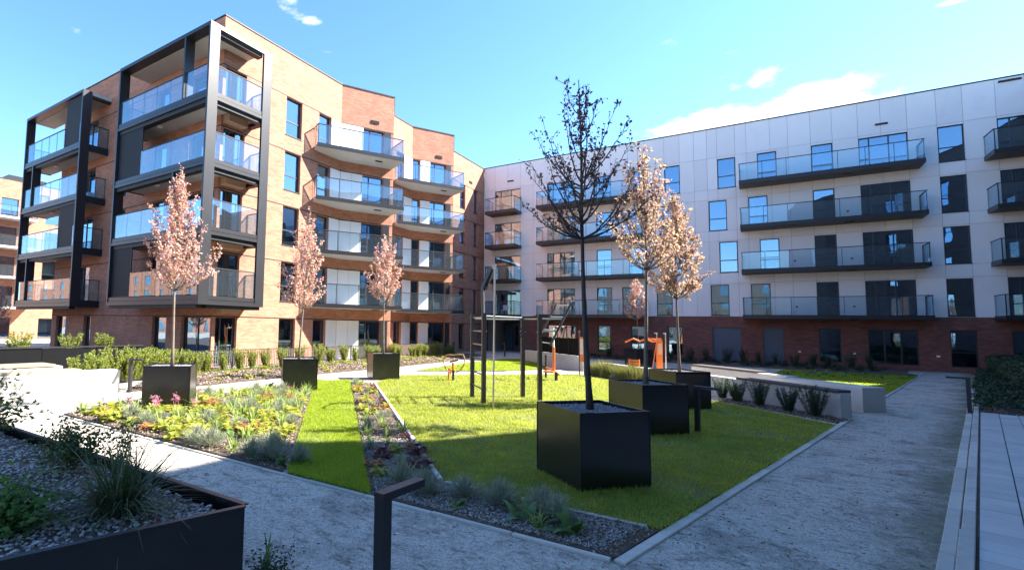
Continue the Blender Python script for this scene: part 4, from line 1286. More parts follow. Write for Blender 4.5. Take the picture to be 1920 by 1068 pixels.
# ------------------------------------------------------------------ concrete seat walls
def wall_block(name, label, P, Q, width, h, mat, cap=None, cap_h=0.07, cap_out=0.04, s0=0, s1=None, joint=None, cat='wall', capname='coping'):
    F = Plane2(P, Q)
    s1 = F.L if s1 is None else s1
    r = root(name, (P[0], P[1], 0), label, cat)
    n = max(1, round((s1 - s0) / (joint or (s1 - s0))))
    for i in range(n):
        a = s0 + (s1 - s0) * i / n; b = s0 + (s1 - s0) * (i + 1) / n
        m = MB()
        c = 0.015
        lo = [F.pt(a + 0.003, 0, -0.1), F.pt(b - 0.003, 0, -0.1), F.pt(b - 0.003, -width, -0.1), F.pt(a + 0.003, -width, -0.1)]
        m1 = [F.pt(a + 0.003, 0, h - c), F.pt(b - 0.003, 0, h - c), F.pt(b - 0.003, -width, h - c), F.pt(a + 0.003, -width, h - c)]
        hi = [F.pt(a + c, -c, h), F.pt(b - c, -c, h), F.pt(b - c, -width + c, h), F.pt(a + c, -width + c, h)]
        m.hexa(lo + m1)
        i0 = len(m.v); m.v += m1 + hi
        for q in ((4, 5, 6, 7), (0, 1, 5, 4), (1, 2, 6, 5), (2, 3, 7, 6), (3, 0, 4, 7)):
            m.f.append(tuple(i0 + x for x in q)); m.uv.append(None); m.m.append(0)
        part('concrete_block', m, mat, r)
    if cap:
        a0, a1 = cap
        part(capname, MB().obox(F, a0, a1, -width - cap_out, cap_out, h + 0.002, h + cap_h), CAPSTONE if capname == 'coping' else CAPWOOD, r)
    return r


# right group (faces towards the eye; P->Q runs so that the outward side faces the lawn)
wall_block('seat_wall', 'low concrete wall with dark coping behind the yew shrubs', (-2.6, 21.5), (1.64, 16.75), 0.3, 0.64, CONC, (3.05, 6.33), joint=1.2)
wall_block('seat_wall', 'pale concrete bench block beside the gravel walk', (0.35, 20.75), (2.3, 18.75), 0.75, 0.66, CONC_W, joint=1.4)
wall_block('seat_wall', 'long concrete wall whose far end catches the sunlight', (-2.3, 24.4), (0.75, 21.25), 0.45, 0.68, CONC_W, (0.0, 3.2), joint=1.5)
wall_block('seat_wall', 'concrete retaining wall under the black panel fence by the passage', (-12.3, 31.5), (-7.3, 26.6), 0.3, 0.72, CONC, joint=2.4)
wall_block('seat_wall', 'low pale wall behind the tall reed clumps', (-6.2, 25.4), (-3.2, 22.6), 0.3, 0.55, CONC_W, joint=1.5)
wall_block('seat_wall', 'sunlit pale concrete wall with timber seat left of the gravel walk', (-15.62, 2.2), (-15.62, 7.82), 0.55, 0.65, CONC_W, (-1.0, 4.55), 0.08, -0.06, joint=1.9, capname='timber_seat')
wall_block('seat_wall', 'stepped concrete wall with timber top behind the sunlit one', (-17.2, 2.0), (-17.2, 6.9), 0.9, 0.72, CONC_W, (-1.0, 4.7), 0.06, 0.03, joint=2.2, capname='timber_seat')
pf = root('panel_fence', (-9.8, 29, 0.72), 'black panel fence on the retaining wall near the passage', 'fence')
F = Plane2((-12.3, 31.5), (-7.3, 26.6))
for i in range(4):
    part('panel', MB().obox(F, 2.2 + i * 1.05, 2.2 + (i + 1) * 1.05 - 0.03, -0.18, -0.14, 0.73, 1.62), FENCEPANEL, pf)
    part('fence_post', MB().obox(F, 2.2 + i * 1.05 - 0.035, 2.2 + i * 1.05 + 0.0, -0.2, -0.12, 0.72, 1.66), METAL_DK, pf)

# ------------------------------------------------------------------ steel tree planters
def pebble_mesh(name, P, z, size, mat, rng=RNG, zj=0.5):
    n = len(P)
    ico = np.array([(0, 0, -1), (0.72, -0.53, -0.45), (-0.28, -0.85, -0.45), (-0.89, 0, -0.45), (-0.28, 0.85, -0.45), (0.72, 0.53, -0.45),
                    (0.28, -0.85, 0.45), (-0.72, -0.53, 0.45), (-0.72, 0.53, 0.45), (0.28, 0.85, 0.45), (0.89, 0, 0.45), (0, 0, 1)])
    fi = np.array([(0, 1, 2), (1, 0, 5), (0, 2, 3), (0, 3, 4), (0, 4, 5), (1, 5, 10), (2, 1, 6), (3, 2, 7), (4, 3, 8), (5, 4, 9), (1, 10, 6), (2, 6, 7),
                   (3, 7, 8), (4, 8, 9), (5, 9, 10), (6, 10, 11), (7, 6, 11), (8, 7, 11), (9, 8, 11), (10, 9, 11)])
    s = size * rng.uniform(0.55, 1.25, (n, 1, 1)) * np.array([1.0, 0.75, 0.55]) * rng.uniform(0.8, 1.2, (n, 1, 3))
    th = rng.uniform(0, 6.283, n)
    c, sn = np.cos(th), np.sin(th)
    R = np.zeros((n, 3, 3)); R[:, 0, 0] = c; R[:, 0, 1] = -sn; R[:, 1, 0] = sn; R[:, 1, 1] = c; R[:, 2, 2] = 1
    tl = rng.uniform(-0.5, 0.5, n)
    T = np.zeros((n, 3, 3)); T[:, 0, 0] = 1; T[:, 1, 1] = np.cos(tl); T[:, 1, 2] = -np.sin(tl); T[:, 2, 1] = np.sin(tl); T[:, 2, 2] = np.cos(tl)
    jit = ico[None] * (1 + rng.normal(0, 0.12, (n, 12, 1)))
    V = np.einsum('nij,nkj->nki', R @ T, jit * s)
    zz = np.broadcast_to(z, (n,)) + rng.uniform(-zj, zj, n) * size
    V += np.concatenate([P, zz[:, None]], 1)[:, None, :]
    Fq = (fi[None] + (np.arange(n) * 12)[:, None, None]).reshape(-1, 3)
    return np_mesh(name, V.reshape(-1, 3), Fq, mat)


def make_planter(label):
    r = root('tree_planter', (0, 0, 0), label, 'planter', 'black steel tree planters')
    h, a, t = 1.0, 0.535, 0.03
    ang = [0, 1, 2, 3]
    for k in range(4):
        F = [Plane2((-a, -a), (a, -a)), Plane2((a, -a), (a, a)), Plane2((a, a), (-a, a)), Plane2((-a, a), (-a, -a))][k]
        part('side_panel', MB().obox(F, 0.0 if k % 2 == 0 else 0.012, 2 * a if k % 2 == 0 else 2 * a - 0.012, -0.012, 0.0 if k % 2 == 0 else -0.001, 0.01, h - 0.015), PLANTER, r)
    for sx in (-1, 1):
        for sy in (-1, 1):
            part('corner_highlight_strip', MB().box(sx * a - 0.006, sx * a + 0.006, sy * a - 0.006, sy * a + 0.006, 0.01, h - 0.016), METAL, r)  # lighter strip added as the edge highlight of each corner
    rim = MB()
    rim.box(-a - 0.004, a + 0.004, -a - 0.004, -a + t, h - 0.014, h).box(-a - 0.004, a + 0.004, a - t, a + 0.004, h - 0.014, h)
    rim.box(-a - 0.004, -a + t, -a + t, a - t, h - 0.014, h).box(a - t, a + 0.004, -a + t, a - t, h - 0.014, h)
    part('rim', rim, PLANTER, r)
    part('soil', MB().box(-a + 0.013, a - 0.013, -a + 0.013, a - 0.013, 0.85, 0.945), SOIL, r)
    P = RNG.uniform(-a + 0.035, a - 0.035, (1500, 2))
    o = part('gravel', pebble_mesh('gravel', P, 0.953, 0.016, PEBBLE_DK), None, r, kind='stuff')
    return r


PLANTERS = [((-1.98, 7.58), 50, 'black tree planter standing alone closest on the shaded lawn'),
            ((-1.95, 11.92), 48, 'black tree planter second along the row on the lawn, mostly in shade'),
            ((-1.84, 16.22), 46, 'black tree planter third along the row, before the orange gym gear'),
            ((-12.25, 7.4), 49, 'black tree planter behind the pink flowers of the large bed'),
            ((-12.17, 11.75), 50, 'black tree planter at the far end of the bed, left of the grass strip'),
            ((-12.35, 16.5), 51, 'black tree planter at the corner of the sunlit lawn'),
            ((-5.85, 33.1), 45, 'small looking tree planter far off before the dark red ground floor')]
pr = make_planter(PLANTERS[0][2])
for i, ((x, y), a, lab) in enumerate(PLANTERS):
    o = pr if i == 0 else copy_tree(pr)
    o['label'] = lab
    o.location = (x, y, 0.02 if i < 6 else 0.0)
    o.rotation_euler = (0, 0, math.radians(a))

# ------------------------------------------------------------------ trees
def make_tree(label, seed, z0, ztop, zc, prof, nl, ntw, nleaf, leafsize, lmat, bmat, trunk_r=0.045, thin=1.0, lean=0.0, spread=1.0):
    rnd = random.Random(seed); rng = np.random.default_rng(seed)
    r = root('young_tree', (0, 0, 0), label, 'tree')
    tb = MB()
    n = 12
    path = []
    for k in range(n + 1):
        t = k / n
        path.append(Vector((math.sin(t * 5 + seed) * 0.025 + lean * t, math.cos(t * 4.1 + seed) * 0.025, z0 + (ztop - z0) * t)))
    rad = [max(0.006, trunk_r * (1 - 0.9 * (k / n) ** 0.9)) for k in range(n + 1)]
    rad[0] = trunk_r * 1.25
    tb.tube(path, rad, 9)
    limbs = MB()
    C, Dv = [], []

    def prof_r(u):
        for (a, ra), (b, rb) in zip(prof[:-1], prof[1:]):
            if a <= u <= b:
                return ra + (rb - ra) * (u - a) / (b - a)
        return prof[-1][1]

    def trunk_at(z):
        t = (z - z0) / (ztop - z0) * n
        k = min(int(t), n - 1)
        return path[k].lerp(path[k + 1], t - k)
    H = ztop - zc
    ga = rnd.uniform(0, 6.28)
    for i in range(nl):
        ut = 0.10 + 0.90 * ((i + rnd.random()) / nl) ** 0.9
        u = max(0.0, ut - rnd.uniform(0.14, 0.5)) * rnd.uniform(0.55, 1.0)
        ga += 2.39996 + rnd.uniform(-0.5, 0.5)
        R = max(0.03, prof_r(min(1, ut)) * rnd.choice([rnd.uniform(0.5, 0.95), rnd.uniform(0.8, 1.3)])) * spread
        zst = zc + u * H
        st = trunk_at(zst)
        rise = max(0.1, zc + ut * H * rnd.uniform(0.92, 1.04) - zst)
        out = Vector((math.cos(ga), math.sin(ga), 0))
        pts, m = [], 7
        bend = rnd.uniform(-0.35, 0.35)
        side = Vector((-out.y, out.x, 0))
        for k in range(m + 1):
            t = k / m
            pts.append(st + out * (R * (t ** 0.72)) + Vector((0, 0, rise * (t ** 1.2))) + side * (bend * R * t * t) + Vector((rnd.uniform(-1, 1), rnd.uniform(-1, 1), rnd.uniform(-1, 1))) * 0.022 * t)
        br = trunk_r * (0.34 - 0.18 * u)
        limbs.tube(pts, [max(0.003, br * (1 - 0.88 * k / m)) for k in range(m + 1)], 5)
        for j in range(ntw):
            t = 0.22 + 0.78 * (j + rnd.random()) / ntw
            kk = min(int(t * m), m - 1)
            b0 = pts[kk].lerp(pts[kk + 1], t * m - kk)
            tdir = (pts[kk + 1] - pts[kk]).normalized()
            rd = Vector((rnd.gauss(0, 1), rnd.gauss(0, 1), rnd.gauss(0.35, 0.8))).normalized()
            d = (tdir * 0.75 + rd * 0.8 + Vector((0, 0, 0.3))).normalized()
            ln = rnd.uniform(0.12, 0.36) * (1.1 - 0.5 * t) * thin
            e = b0 + d * ln
            mid = b0.lerp(e, 0.5) + Vector((rnd.uniform(-1, 1), rnd.uniform(-1, 1), 0.6)) * 0.02
            limbs.tube([b0, mid, e], [0.0045, 0.0035, 0.002], 4)
            for q in range(nleaf):
                f = rnd.uniform(0.05, 1.05)
                p = b0.lerp(e, f) + Vector((rnd.gauss(0, 1), rnd.gauss(0, 1), rnd.gauss(0, 1))) * 0.018
                C.append(p); Dv.append((d * 0.5 + Vector((rnd.gauss(0, 1), rnd.gauss(0, 1), rnd.gauss(0.1, 0.9)))))
        for q in range(max(2, nleaf // 2)):
            t = rnd.uniform(0.3, 1.02); kk = min(int(t * m), m - 1)
            C.append(pts[kk].lerp(pts[kk + 1], t * m - kk)); Dv.append(Vector((rnd.gauss(0, 1), rnd.gauss(0, 1), rnd.gauss(0.2, 0.8))))
    # leaves up the leader
    for q in range(nleaf * 6):
        z = zc + H * (0.55 + 0.45 * rnd.random())
        C.append(trunk_at(z) + Vector((rnd.gauss(0, 1), rnd.gauss(0, 1), 0)) * 0.02); Dv.append(Vector((rnd.gauss(0, 1), rnd.gauss(0, 1), 0.5)))
    part('trunk', tb, bmat, r, smooth=True)
    part('limbs', limbs, bmat, r)
    C = np.array([tuple(c) for c in C]); Dv = np.array([tuple(d) for d in Dv])
    ls = leafsize * rng.uniform(0.55, 1.3, len(C))
    V, Fq = leaf_quads(C, Dv, ls, ls * 0.62, rng)
    part('crown', np_mesh('crown', V, Fq, lmat), None, r)
    return r


P_OVAL = [(0, 0.42), (0.1, 0.72), (0.3, 0.80), (0.5, 0.62), (0.7, 0.36), (0.85, 0.17), (1, 0.06)]
P_WIDE = [(0, 0.55), (0.15, 0.78), (0.45, 0.80), (0.65, 0.62), (0.8, 0.38), (0.92, 0.16), (1, 0.05)]
P_FEW = [(0, 0.55), (0.2, 0.80), (0.5, 0.84), (0.7, 0.62), (0.85, 0.36), (1, 0.10)]
P_SLIM = [(0, 0.3), (0.2, 0.56), (0.45, 0.56), (0.7, 0.4), (0.88, 0.2), (1, 0.06)]


def place(o, x, y, rz=0, s=1.0, sz=None):
    o.location = (x, y, 0); o.rotation_euler = (0, 0, rz); o.scale = (s, s, sz or s)


t1 = make_tree('tall sparse dark leaved tree in the planter closest on the lawn', 3, 0.93, 5.85, 3.42, P_FEW, 40, 9, 4, 0.06, T_DARK, BARK_DK, 0.047, 0.85, lean=-0.16)
place(t1, -1.98, 7.58)
t2 = make_tree('pink and gold leaved tree in the second planter on the lawn', 5, 0.93, 6.1, 3.4, P_FEW, 40, 9, 8, 0.072, T_GOLD, BARK, 0.047, 0.9)
place(t2, -1.95, 11.92)
t3 = make_tree('dense gold leaved tree in the third planter beside the orange gym gear', 9, 0.93, 6.05, 3.0, P_WIDE, 46, 11, 12, 0.076, T_GOLD, BARK, 0.042, spread=1.08)
place(t3, -1.84, 16.22, 0.7)
l1 = make_tree('dense pink tree in the planter behind the pink flowers', 14, 0.93, 6.05, 2.9, P_OVAL, 50, 10, 10, 0.072, T_PINK, BARK, 0.042, spread=1.22)
place(l1, -12.25, 7.4)
l2 = make_tree('slimmer pink tree in the planter left of the grass strip', 17, 0.93, 5.75, 2.6, P_SLIM, 40, 9, 8, 0.076, T_PINK, BARK, 0.038, spread=1.25, lean=0.18)
place(l2, -12.17, 11.75, 0.4)
l3 = make_tree('small rounded pink tree in the planter at the lawn corner', 23, 0.93, 5.75, 3.05, P_SLIM, 38, 10, 8, 0.078, T_PINK, BARK, 0.036, spread=1.25, lean=0.1)
place(l3, -12.35, 16.5, 2.0, 1.0)
l4 = copy_tree(l3); l4['label'] = 'distant pink tree in a planter before the dark red ground floor'
place(l4, -5.85, 33.1, 3.3, 1.0, 0.9)
l5 = copy_tree(l2); l5['label'] = 'pink tree partly cut by the photo edge under the far brick block'
place(l5, -30.6, 9.2, 1.0, 0.8, 0.66)
for i, (x, y) in enumerate(((-46, -24), (-36, -25), (-29, -23.5), (-21, -25), (-14, -24), (-7, -25.5), (2, -24))):  # unseen trees added to break up the window reflections
    o = copy_tree(t1)
    o['label'] = 'dark leaved tree, %s in the row added behind the viewer for window reflections' % ['first', 'second', 'third', 'fourth', 'fifth', 'sixth', 'seventh'][i]
    o['group'] = 'trees added for window reflections'
    place(o, x, y, i * 1.1, 2.4, 1.15)

# ------------------------------------------------------------------ outdoor gym
gy = root('pull_up_frame', (-6.2, 14, 0), 'grey steel pull-up frame with rung ladder and slanted bars on the lawn', 'pull-up frame')


def post(p, h, wd=0.1, mat=GYMGREY, z0=0.0, name='post', rz=0.0, parent=gy):
    c, s = math.cos(rz), math.sin(rz)
    a = wd / 2
    q = [(p[0] + c * x - s * y, p[1] + s * x + c * y) for x, y in ((-a, -a), (a, -a), (a, a), (-a, a))]
    return part(name, MB().prism(q, z0, h), mat, parent)


A1, A2, A3, A4 = (-7.0, 13.78), (-6.19, 12.87), (-5.89, 14.95), (-5.21, 14.53)
rz_ = math.atan2(A2[1] - A1[1], A2[0] - A1[0])
for p, h in ((A1, 2.5), (A2, 2.5), (A3, 2.45), (A4, 2.52)):
    post(p, h, 0.11, rz=rz_)
for z in (0.42, 0.81, 1.22, 1.62, 2.0, 2.39):
    part('rung', MB().tube([(A1[0], A1[1], z), (A2[0], A2[1], z)], 0.02, 8), GYMGREY if z < 1.5 else STEEL, gy)
for a, b, z in ((A2, A3, 2.42), (A3, A4, 2.38), (A1, A3, 2.36)):
    part('pull_up_bar', MB().tube([(a[0], a[1], z), (b[0], b[1], z)], 0.021, 8), STEEL, gy)
# tall blade that rises from the second post and bends towards the pole
bl = MB().tube([(A2[0] - 0.03, A2[1], 2.45), (A2[0] - 0.05, A2[1], 3.25)], 0.06, 4)
bl.tube([(A2[0] - 0.05, A2[1], 3.22), (A2[0] + 0.18, A2[1] + 0.06, 3.72), (A2[0] + 0.28, A2[1] + 0.02, 3.72)], [0.06, 0.06, 0.05], 4)
part('bent_post', bl, GYMGREY, gy)
part('blade_panel', MB().hexa([(A2[0] + 0.0, A2[1] + 0.02, 3.15), (A2[0] + 0.05, A2[1] + 0.04, 3.15), (A2[0] + 0.05, A2[1] + 0.1, 3.15), (A2[0], A2[1] + 0.08, 3.15),
                              (A2[0] + 0.15, A2[1] + 0.02, 3.68), (A2[0] + 0.25, A2[1] + 0.04, 3.68), (A2[0] + 0.25, A2[1] + 0.1, 3.68), (A2[0] + 0.15, A2[1] + 0.08, 3.68)]), METAL_DK, gy)
part('climbing_pole', MB().tube([(-5.53, 12.06, 0), (-5.51, 12.07, 3.6), (-5.5, 12.1, 3.72), (-5.75, 12.45, 3.76), (-5.92, 12.87, 3.73)], 0.024, 8), STEEL, gy)
# slanted bars fixed to the fourth post
part('slanted_beam', MB().tube([(-4.93, 14.62, 1.62), (-4.38, 14.8, 2.84)], 0.035, 6), GYMGREY, gy)
part('slanted_beam', MB().tube([(-5.45, 14.9, 1.66), (-4.9, 15.1, 2.84)], 0.03, 6), GYMGREY, gy)
for t in (0.05, 0.36, 0.68, 0.96):
    a = Vector((-4.93, 14.62, 1.62)).lerp(Vector((-4.38, 14.8, 2.84)), t); b = Vector((-5.45, 14.9, 1.66)).lerp(Vector((-4.9, 15.1, 2.84)), t)
    part('rung', MB().tube([a, b], 0.018, 8), STEEL, gy)
for z in (2.39, 2.03):
    part('brace', MB().tube([(A4[0], A4[1], z), (-4.62 - (2.39 - z) * 0.5, 14.73, z)], 0.02, 6), STEEL, gy)
for p in (A1, A2, A3, A4):
    bb_ = MB()
    for z in (0.42, 1.22, 2.0, 2.39):
        bb_.tube([(p[0] - 0.06, p[1] - 0.06, z), (p[0] + 0.06, p[1] + 0.06, z)], 0.022, 6)
    part('bolt_cap', bb_, STEEL, gy, kind='stuff')
for q in (0.3, 0.36, 0.42):
    part('sticker_stripe', MB().hexa([(A3[0] - 0.06, A3[1] - 0.075, 1.2 + q * 2), (A3[0] + 0.05, A3[1] - 0.085, 1.28 + q * 2), (A3[0] + 0.05, A3[1] - 0.07, 1.28 + q * 2), (A3[0] - 0.06, A3[1] - 0.06, 1.2 + q * 2),
                                       (A3[0] - 0.06, A3[1] - 0.075, 1.24 + q * 2), (A3[0] + 0.05, A3[1] - 0.085, 1.32 + q * 2), (A3[0] + 0.05, A3[1] - 0.07, 1.32 + q * 2), (A3[0] - 0.06, A3[1] - 0.06, 1.24 + q * 2)]), METAL_DK, gy)

# elliptical/sit-up machine with the heart shaped handle
eb = root('rowing_machine', (-9.74, 17.56, 0), 'orange outdoor rowing machine with heart shaped handles on the sunlit lawn', 'fitness machine')
U = Vector((0.80, 0.45, 0)).normalized(); Wd = Vector((-U.y, U.x, 0))
O = Vector((-9.74, 17.56, 0))
P3 = lambda a, b, z: tuple(O + U * a + Wd * b + Vector((0, 0, z)))
part('post', MB().tube([P3(0.0, 0, 0), P3(0.0, 0, 0.42)], 0.045, 10), SEATBLK, eb)
part('post', MB().tube([P3(-0.18, 0.25, 0), P3(-0.16, 0.22, 0.5)], 0.035, 10), ORANGE, eb)
part('frame_arm', MB().tube([P3(0.0, 0, 0.38), P3(-0.02, 0.02, 0.72)], 0.04, 8), ORANGE, eb)
part('frame_arm', MB().tube([P3(-0.17, 0.22, 0.46), P3(-0.02, 0.02, 0.40)], 0.03, 8), ORANGE, eb)
hl = [(-0.05, 0.34), (-0.2, 0.36), (-0.36, 0.62), (-0.38, 0.85), (-0.30, 0.98), (-0.15, 1.02), (0.02, 1.0), (0.2, 1.04), (0.38, 1.03), (0.44, 0.88), (0.42, 0.66), (0.26, 0.42), (0.1, 0.34), (0.02, 0.36)]
part('handle', MB().tube([P3(a, 0.05, z) for a, z in hl], 0.024, 8), plain('pale_orange_paint', (0.42, 0.21, 0.10), 0.4), eb)
part('saddle', MB().hexa([P3(-0.14, -0.1, 0.72), P3(0.2, -0.1, 0.8), P3(0.2, 0.1, 0.8), P3(-0.14, 0.1, 0.72), P3(-0.14, -0.08, 0.77), P3(0.2, -0.08, 0.86), P3(0.2, 0.08, 0.86), P3(-0.14, 0.08, 0.77)]), SEATBLK, eb)
part('footrest', MB().tube([P3(-0.1, -0.2, 0.3), P3(-0.1, 0.3, 0.3)], 0.02, 6), SEATBLK, eb)

# chest press with two orange posts
cpz = root('chest_press', (-6.9, 20.9, 0), 'orange and black chest press machine beyond the pull-up frame', 'fitness machine')
part('post', MB().tube([(-7.42, 21.43, 0), (-7.42, 21.43, 1.0)], 0.045, 8), SEATBLK, cpz)
part('post', MB().tube([(-6.71, 20.61, 0), (-6.71, 20.61, 0.36)], 0.06, 8), SEATBLK, cpz)
part('column', MB().tube([(-6.89, 20.85, 0.3), (-6.89, 20.85, 1.35)], 0.055, 8), ORANGE, cpz)
part('column', MB().tube([(-6.89, 20.85, 1.33), (-6.92, 20.87, 2.15)], 0.04, 8), WHITE, cpz)
part('top_bar', MB().tube([(-7.0, 20.84, 2.16), (-6.45, 20.72, 2.16)], 0.03, 8), STEEL, cpz)
for x in (-6.71, -6.49):
    part('grip', MB().tube([(x, 20.62, 2.16), (x + 0.02, 20.8, 2.19)], 0.045, 8), SEATBLK, cpz)
part('cross_bar', MB().tube([(-7.6, 21.4, 0.98), (-7.1, 21.5, 1.0), (-6.9, 20.9, 0.98)], 0.025, 8), STEEL, cpz)
part('seat', MB().box(-7.2, -6.78, 20.45, 20.85, 0.34, 0.40), ORANGE, cpz)
part('frame_arm', MB().tube([(-7.4, 21.4, 0.45), (-6.9, 20.85, 0.42), (-6.6, 20.6, 0.28)], 0.04, 8), ORANGE, cpz)

# orange information board
ib = root('information_board', (-6.68, 24.15, 0), 'orange and white information board between two grey posts', 'sign')
for p in ((-6.80, 24.22), (-6.55, 24.11)):
    part('post', MB().tube([(p[0], p[1], 0), (p[0], p[1], 1.98)], 0.028, 8), GYMGREY, ib)
    part('post_cap', MB().tube([(p[0], p[1], 1.98), (p[0], p[1], 2.03)], 0.036, 8), STEEL, ib)
Fi = Plane2((-6.80, 24.22), (-6.55, 24.11))
part('board', MB().obox(Fi, 0.03, Fi.L - 0.03, -0.012, 0.012, 0.62, 1.75), ORANGE, ib)
part('notice', MB().obox(Fi, 0.05, Fi.L - 0.05, 0.0125, 0.016, 0.95, 1.66), plain('pale_print', (0.66, 0.56, 0.52), 0.6, var=0.25, vscale=12), ib)

# twin twister with orange arms
tw = root('waist_twister', (-4.0, 28.0, 0), 'tall orange double fitness machine with long curved arms behind the planters', 'fitness machine')
part('body', MB().hexa([(-4.10, 27.88, 0.2), (-3.86, 27.99, 0.2), (-3.91, 28.12, 0.2), (-4.15, 28.02, 0.2), (-4.08, 27.88, 1.62), (-3.84, 27.98, 1.62), (-3.9, 28.1, 1.62), (-4.14, 28.0, 1.62)]), ORANGE, tw)
part('plate', MB().hexa([(-4.06, 27.865, 0.95), (-3.86, 27.955, 0.95), (-3.865, 27.965, 0.95), (-4.065, 27.875, 0.95), (-4.04, 27.868, 1.5), (-3.88, 27.94, 1.5), (-3.885, 27.95, 1.5), (-4.045, 27.878, 1.5)]), plain('pale_orange_plate', (0.62, 0.36, 0.24), 0.5), tw)
part('head', MB().tube([(-3.97, 28.0, 1.6), (-3.97, 28.0, 1.74)], 0.1, 10), ORANGE, tw)
part('arm', MB().tube([(-5.52, 27.72, 1.5), (-5.15, 27.8, 1.70), (-4.86, 27.86, 1.57), (-4.5, 27.9, 1.72), (-4.05, 27.97, 1.66)], 0.045, 8), ORANGE, tw)
part('arm', MB().tube([(-4.95, 28.1, 1.56), (-4.6, 28.1, 1.68), (-4.3, 28.05, 1.56), (-4.0, 28.0, 1.62)], 0.04, 8), ORANGE, tw)
part('brace', MB().tube([(-4.32, 27.95, 0.2), (-4.12, 27.98, 1.5)], 0.018, 8), ORANGE, tw)
part('foot_plate', MB().box(-4.4, -3.7, 27.7, 28.3, 0.02, 0.2), WHITE, tw)
for x in (-4.12, -3.73):
    part('post', MB().tube([(x, 28.12, 0), (x, 28.12, 1.95)], 0.03, 8), STEEL, tw)
    part('hook', MB().tube([(x, 28.12, 1.93), (x + 0.02, 28.1, 1.99), (x - 0.1, 28.06, 1.98)], 0.028, 8), STEEL, tw)
ob = root('sit_up_bench', (-4.6, 24.0, 0), 'orange slatted sit-up bench beside the reed clumps', 'fitness machine')
part('seat', MB().box(-5.3, -4.7, 23.75, 24.15, 0.28, 0.33), ORANGE, ob)
for i in range(5):
    part('back_slat', MB().box(-4.66, -4.2, 23.95, 23.98, 0.32 + i * 0.11, 0.40 + i * 0.11), ORANGE, ob)
for x in (-4.64, -4.25):
    part('leg', MB().box(x, x + 0.05, 23.98, 24.03, 0, 0.86), ORANGE, ob)
for x in (-5.25, -4.8):
    part('leg', MB().box(x, x + 0.05, 23.9, 23.95, 0, 0.28), SEATBLK, ob)

# ------------------------------------------------------------------ bollard lamps
def bollard(x, y, ang, label, h=0.98, arm=0.42):
    r = root('bollard_lamp', (x, y, 0), label, 'bollard lamp', 'black bollard lamps along the paths')
    c, s = math.cos(math.radians(ang)), math.sin(math.radians(ang))

    def pr_(x0, x1, y0, y1, z0, z1):
        m = MB(); q = [(x + c * a - s * b, y + s * a + c * b) for a, b in ((x0, y0), (x1, y0), (x1, y1), (x0, y1))]
        return m.prism(q, z0, z1)
    part('post', pr_(-0.045, 0.045, -0.04, 0.04, 0, h - 0.055), BOLL, r)
    part('lamp_arm', pr_(-0.047, arm, -0.042, 0.042, h - 0.053, h), BOLL, r)
    part('diffuser', pr_(0.09, arm - 0.03, -0.03, 0.03, h - 0.058, h - 0.0535), CURTAIN_W, r)
    part('base_plate', pr_(-0.08, 0.08, -0.07, 0.07, 0, 0.012), METAL_DK, r)


bollard(-2.115, 2.86, 86, 'black angled bollard lamp standing by itself in the foreground')
bollard(-1.07, 12.3, -15, 'black bollard lamp beside the second planter on the lawn')
bollard(4.72, 20.6, 166, 'black bollard lamp at the dark hedge along the walk')
bollard(-15.42, 8.02, 20, 'grey looking bollard lamp at the mulch bed behind the flower bed planter')
bollard(3.7, 35.2, 0, 'distant bollard lamp in the shaded bed of the white block')
bollard(-15.6, 36.0, 180, 'small distant bollard lamp beside the paved way into the passage')

# ------------------------------------------------------------------ foreground planter box
fp = root('planter_box', (-4.5, 1.6, 0), 'long black steel planter of gravel and grasses in the foreground', 'planter')
TP = [(-3.19, 2.56), (-8.6, 2.54), (-9.2, -0.6), (-4.02, -0.55)]
zt = 0.75
for a, b in zip(TP, TP[1:] + TP[:1]):
    F = Plane2(b, a)
    part('side_panel', MB().obox(F, 0.0, F.L, -0.012, 0.0, 0.0, zt - 0.012), PLANTER, fp)
    part('rim', MB().obox(F, -0.0, F.L, -0.045, 0.003, zt - 0.011, zt), BOLL, fp)
inner = [(-3.26, 2.50), (-8.55, 2.48), (-9.1, -0.5), (-4.05, -0.5)]
part('soil', MB().prism(inner, 0.4, zt - 0.075), SOIL, fp)
P = sample_poly(inner, 9000, near=3.2)
o = part('gravel', pebble_mesh('gravel', P - np.array([-4.5, 1.6]), zt - 0.066, 0.0165, PEBBLE, zj=0.7), None, fp, kind='stuff')
ed = MB()
ed.obox(Plane2((-8.7, 1.15), (-4.45, 1.92)), 0, 4.3, -0.008, 0.008, zt - 0.09, zt - 0.035)
part('edging_strip', ed, METAL_DK, fp)


# ------------------------------------------------------------------ plants
def plant_mesh(name, parts_, mats):
    V, F, M = join_np(parts_)
    return np_mesh(name, V, F, mats, M)


def radial(n, rng, tilt_lo, tilt_hi):
    ph = rng.uniform(0, 6.283, n); th = np.radians(rng.uniform(tilt_lo, tilt_hi, n))
    return np.stack([np.cos(ph) * np.sin(th), np.sin(ph) * np.sin(th), np.cos(th)], 1)


def strap_plant(seed, mat=STRAP, n=26, L=(0.2, 0.42), wd=(0.018, 0.03), droop=0.55):
    rng = np.random.default_rng(seed)
    d = radial(n, rng, 8, 55)
    b = np.concatenate([rng.normal(0, 0.025, (n, 2)), np.zeros((n, 1))], 1)
    V, F = ribbons(b, d, rng.uniform(*L, n), rng.uniform(*wd, n), rng.uniform(0.2, droop, n), 5, 0.9, rng)
    return plant_mesh('strap_leaf_plant', [(V, F, 0)], [mat])


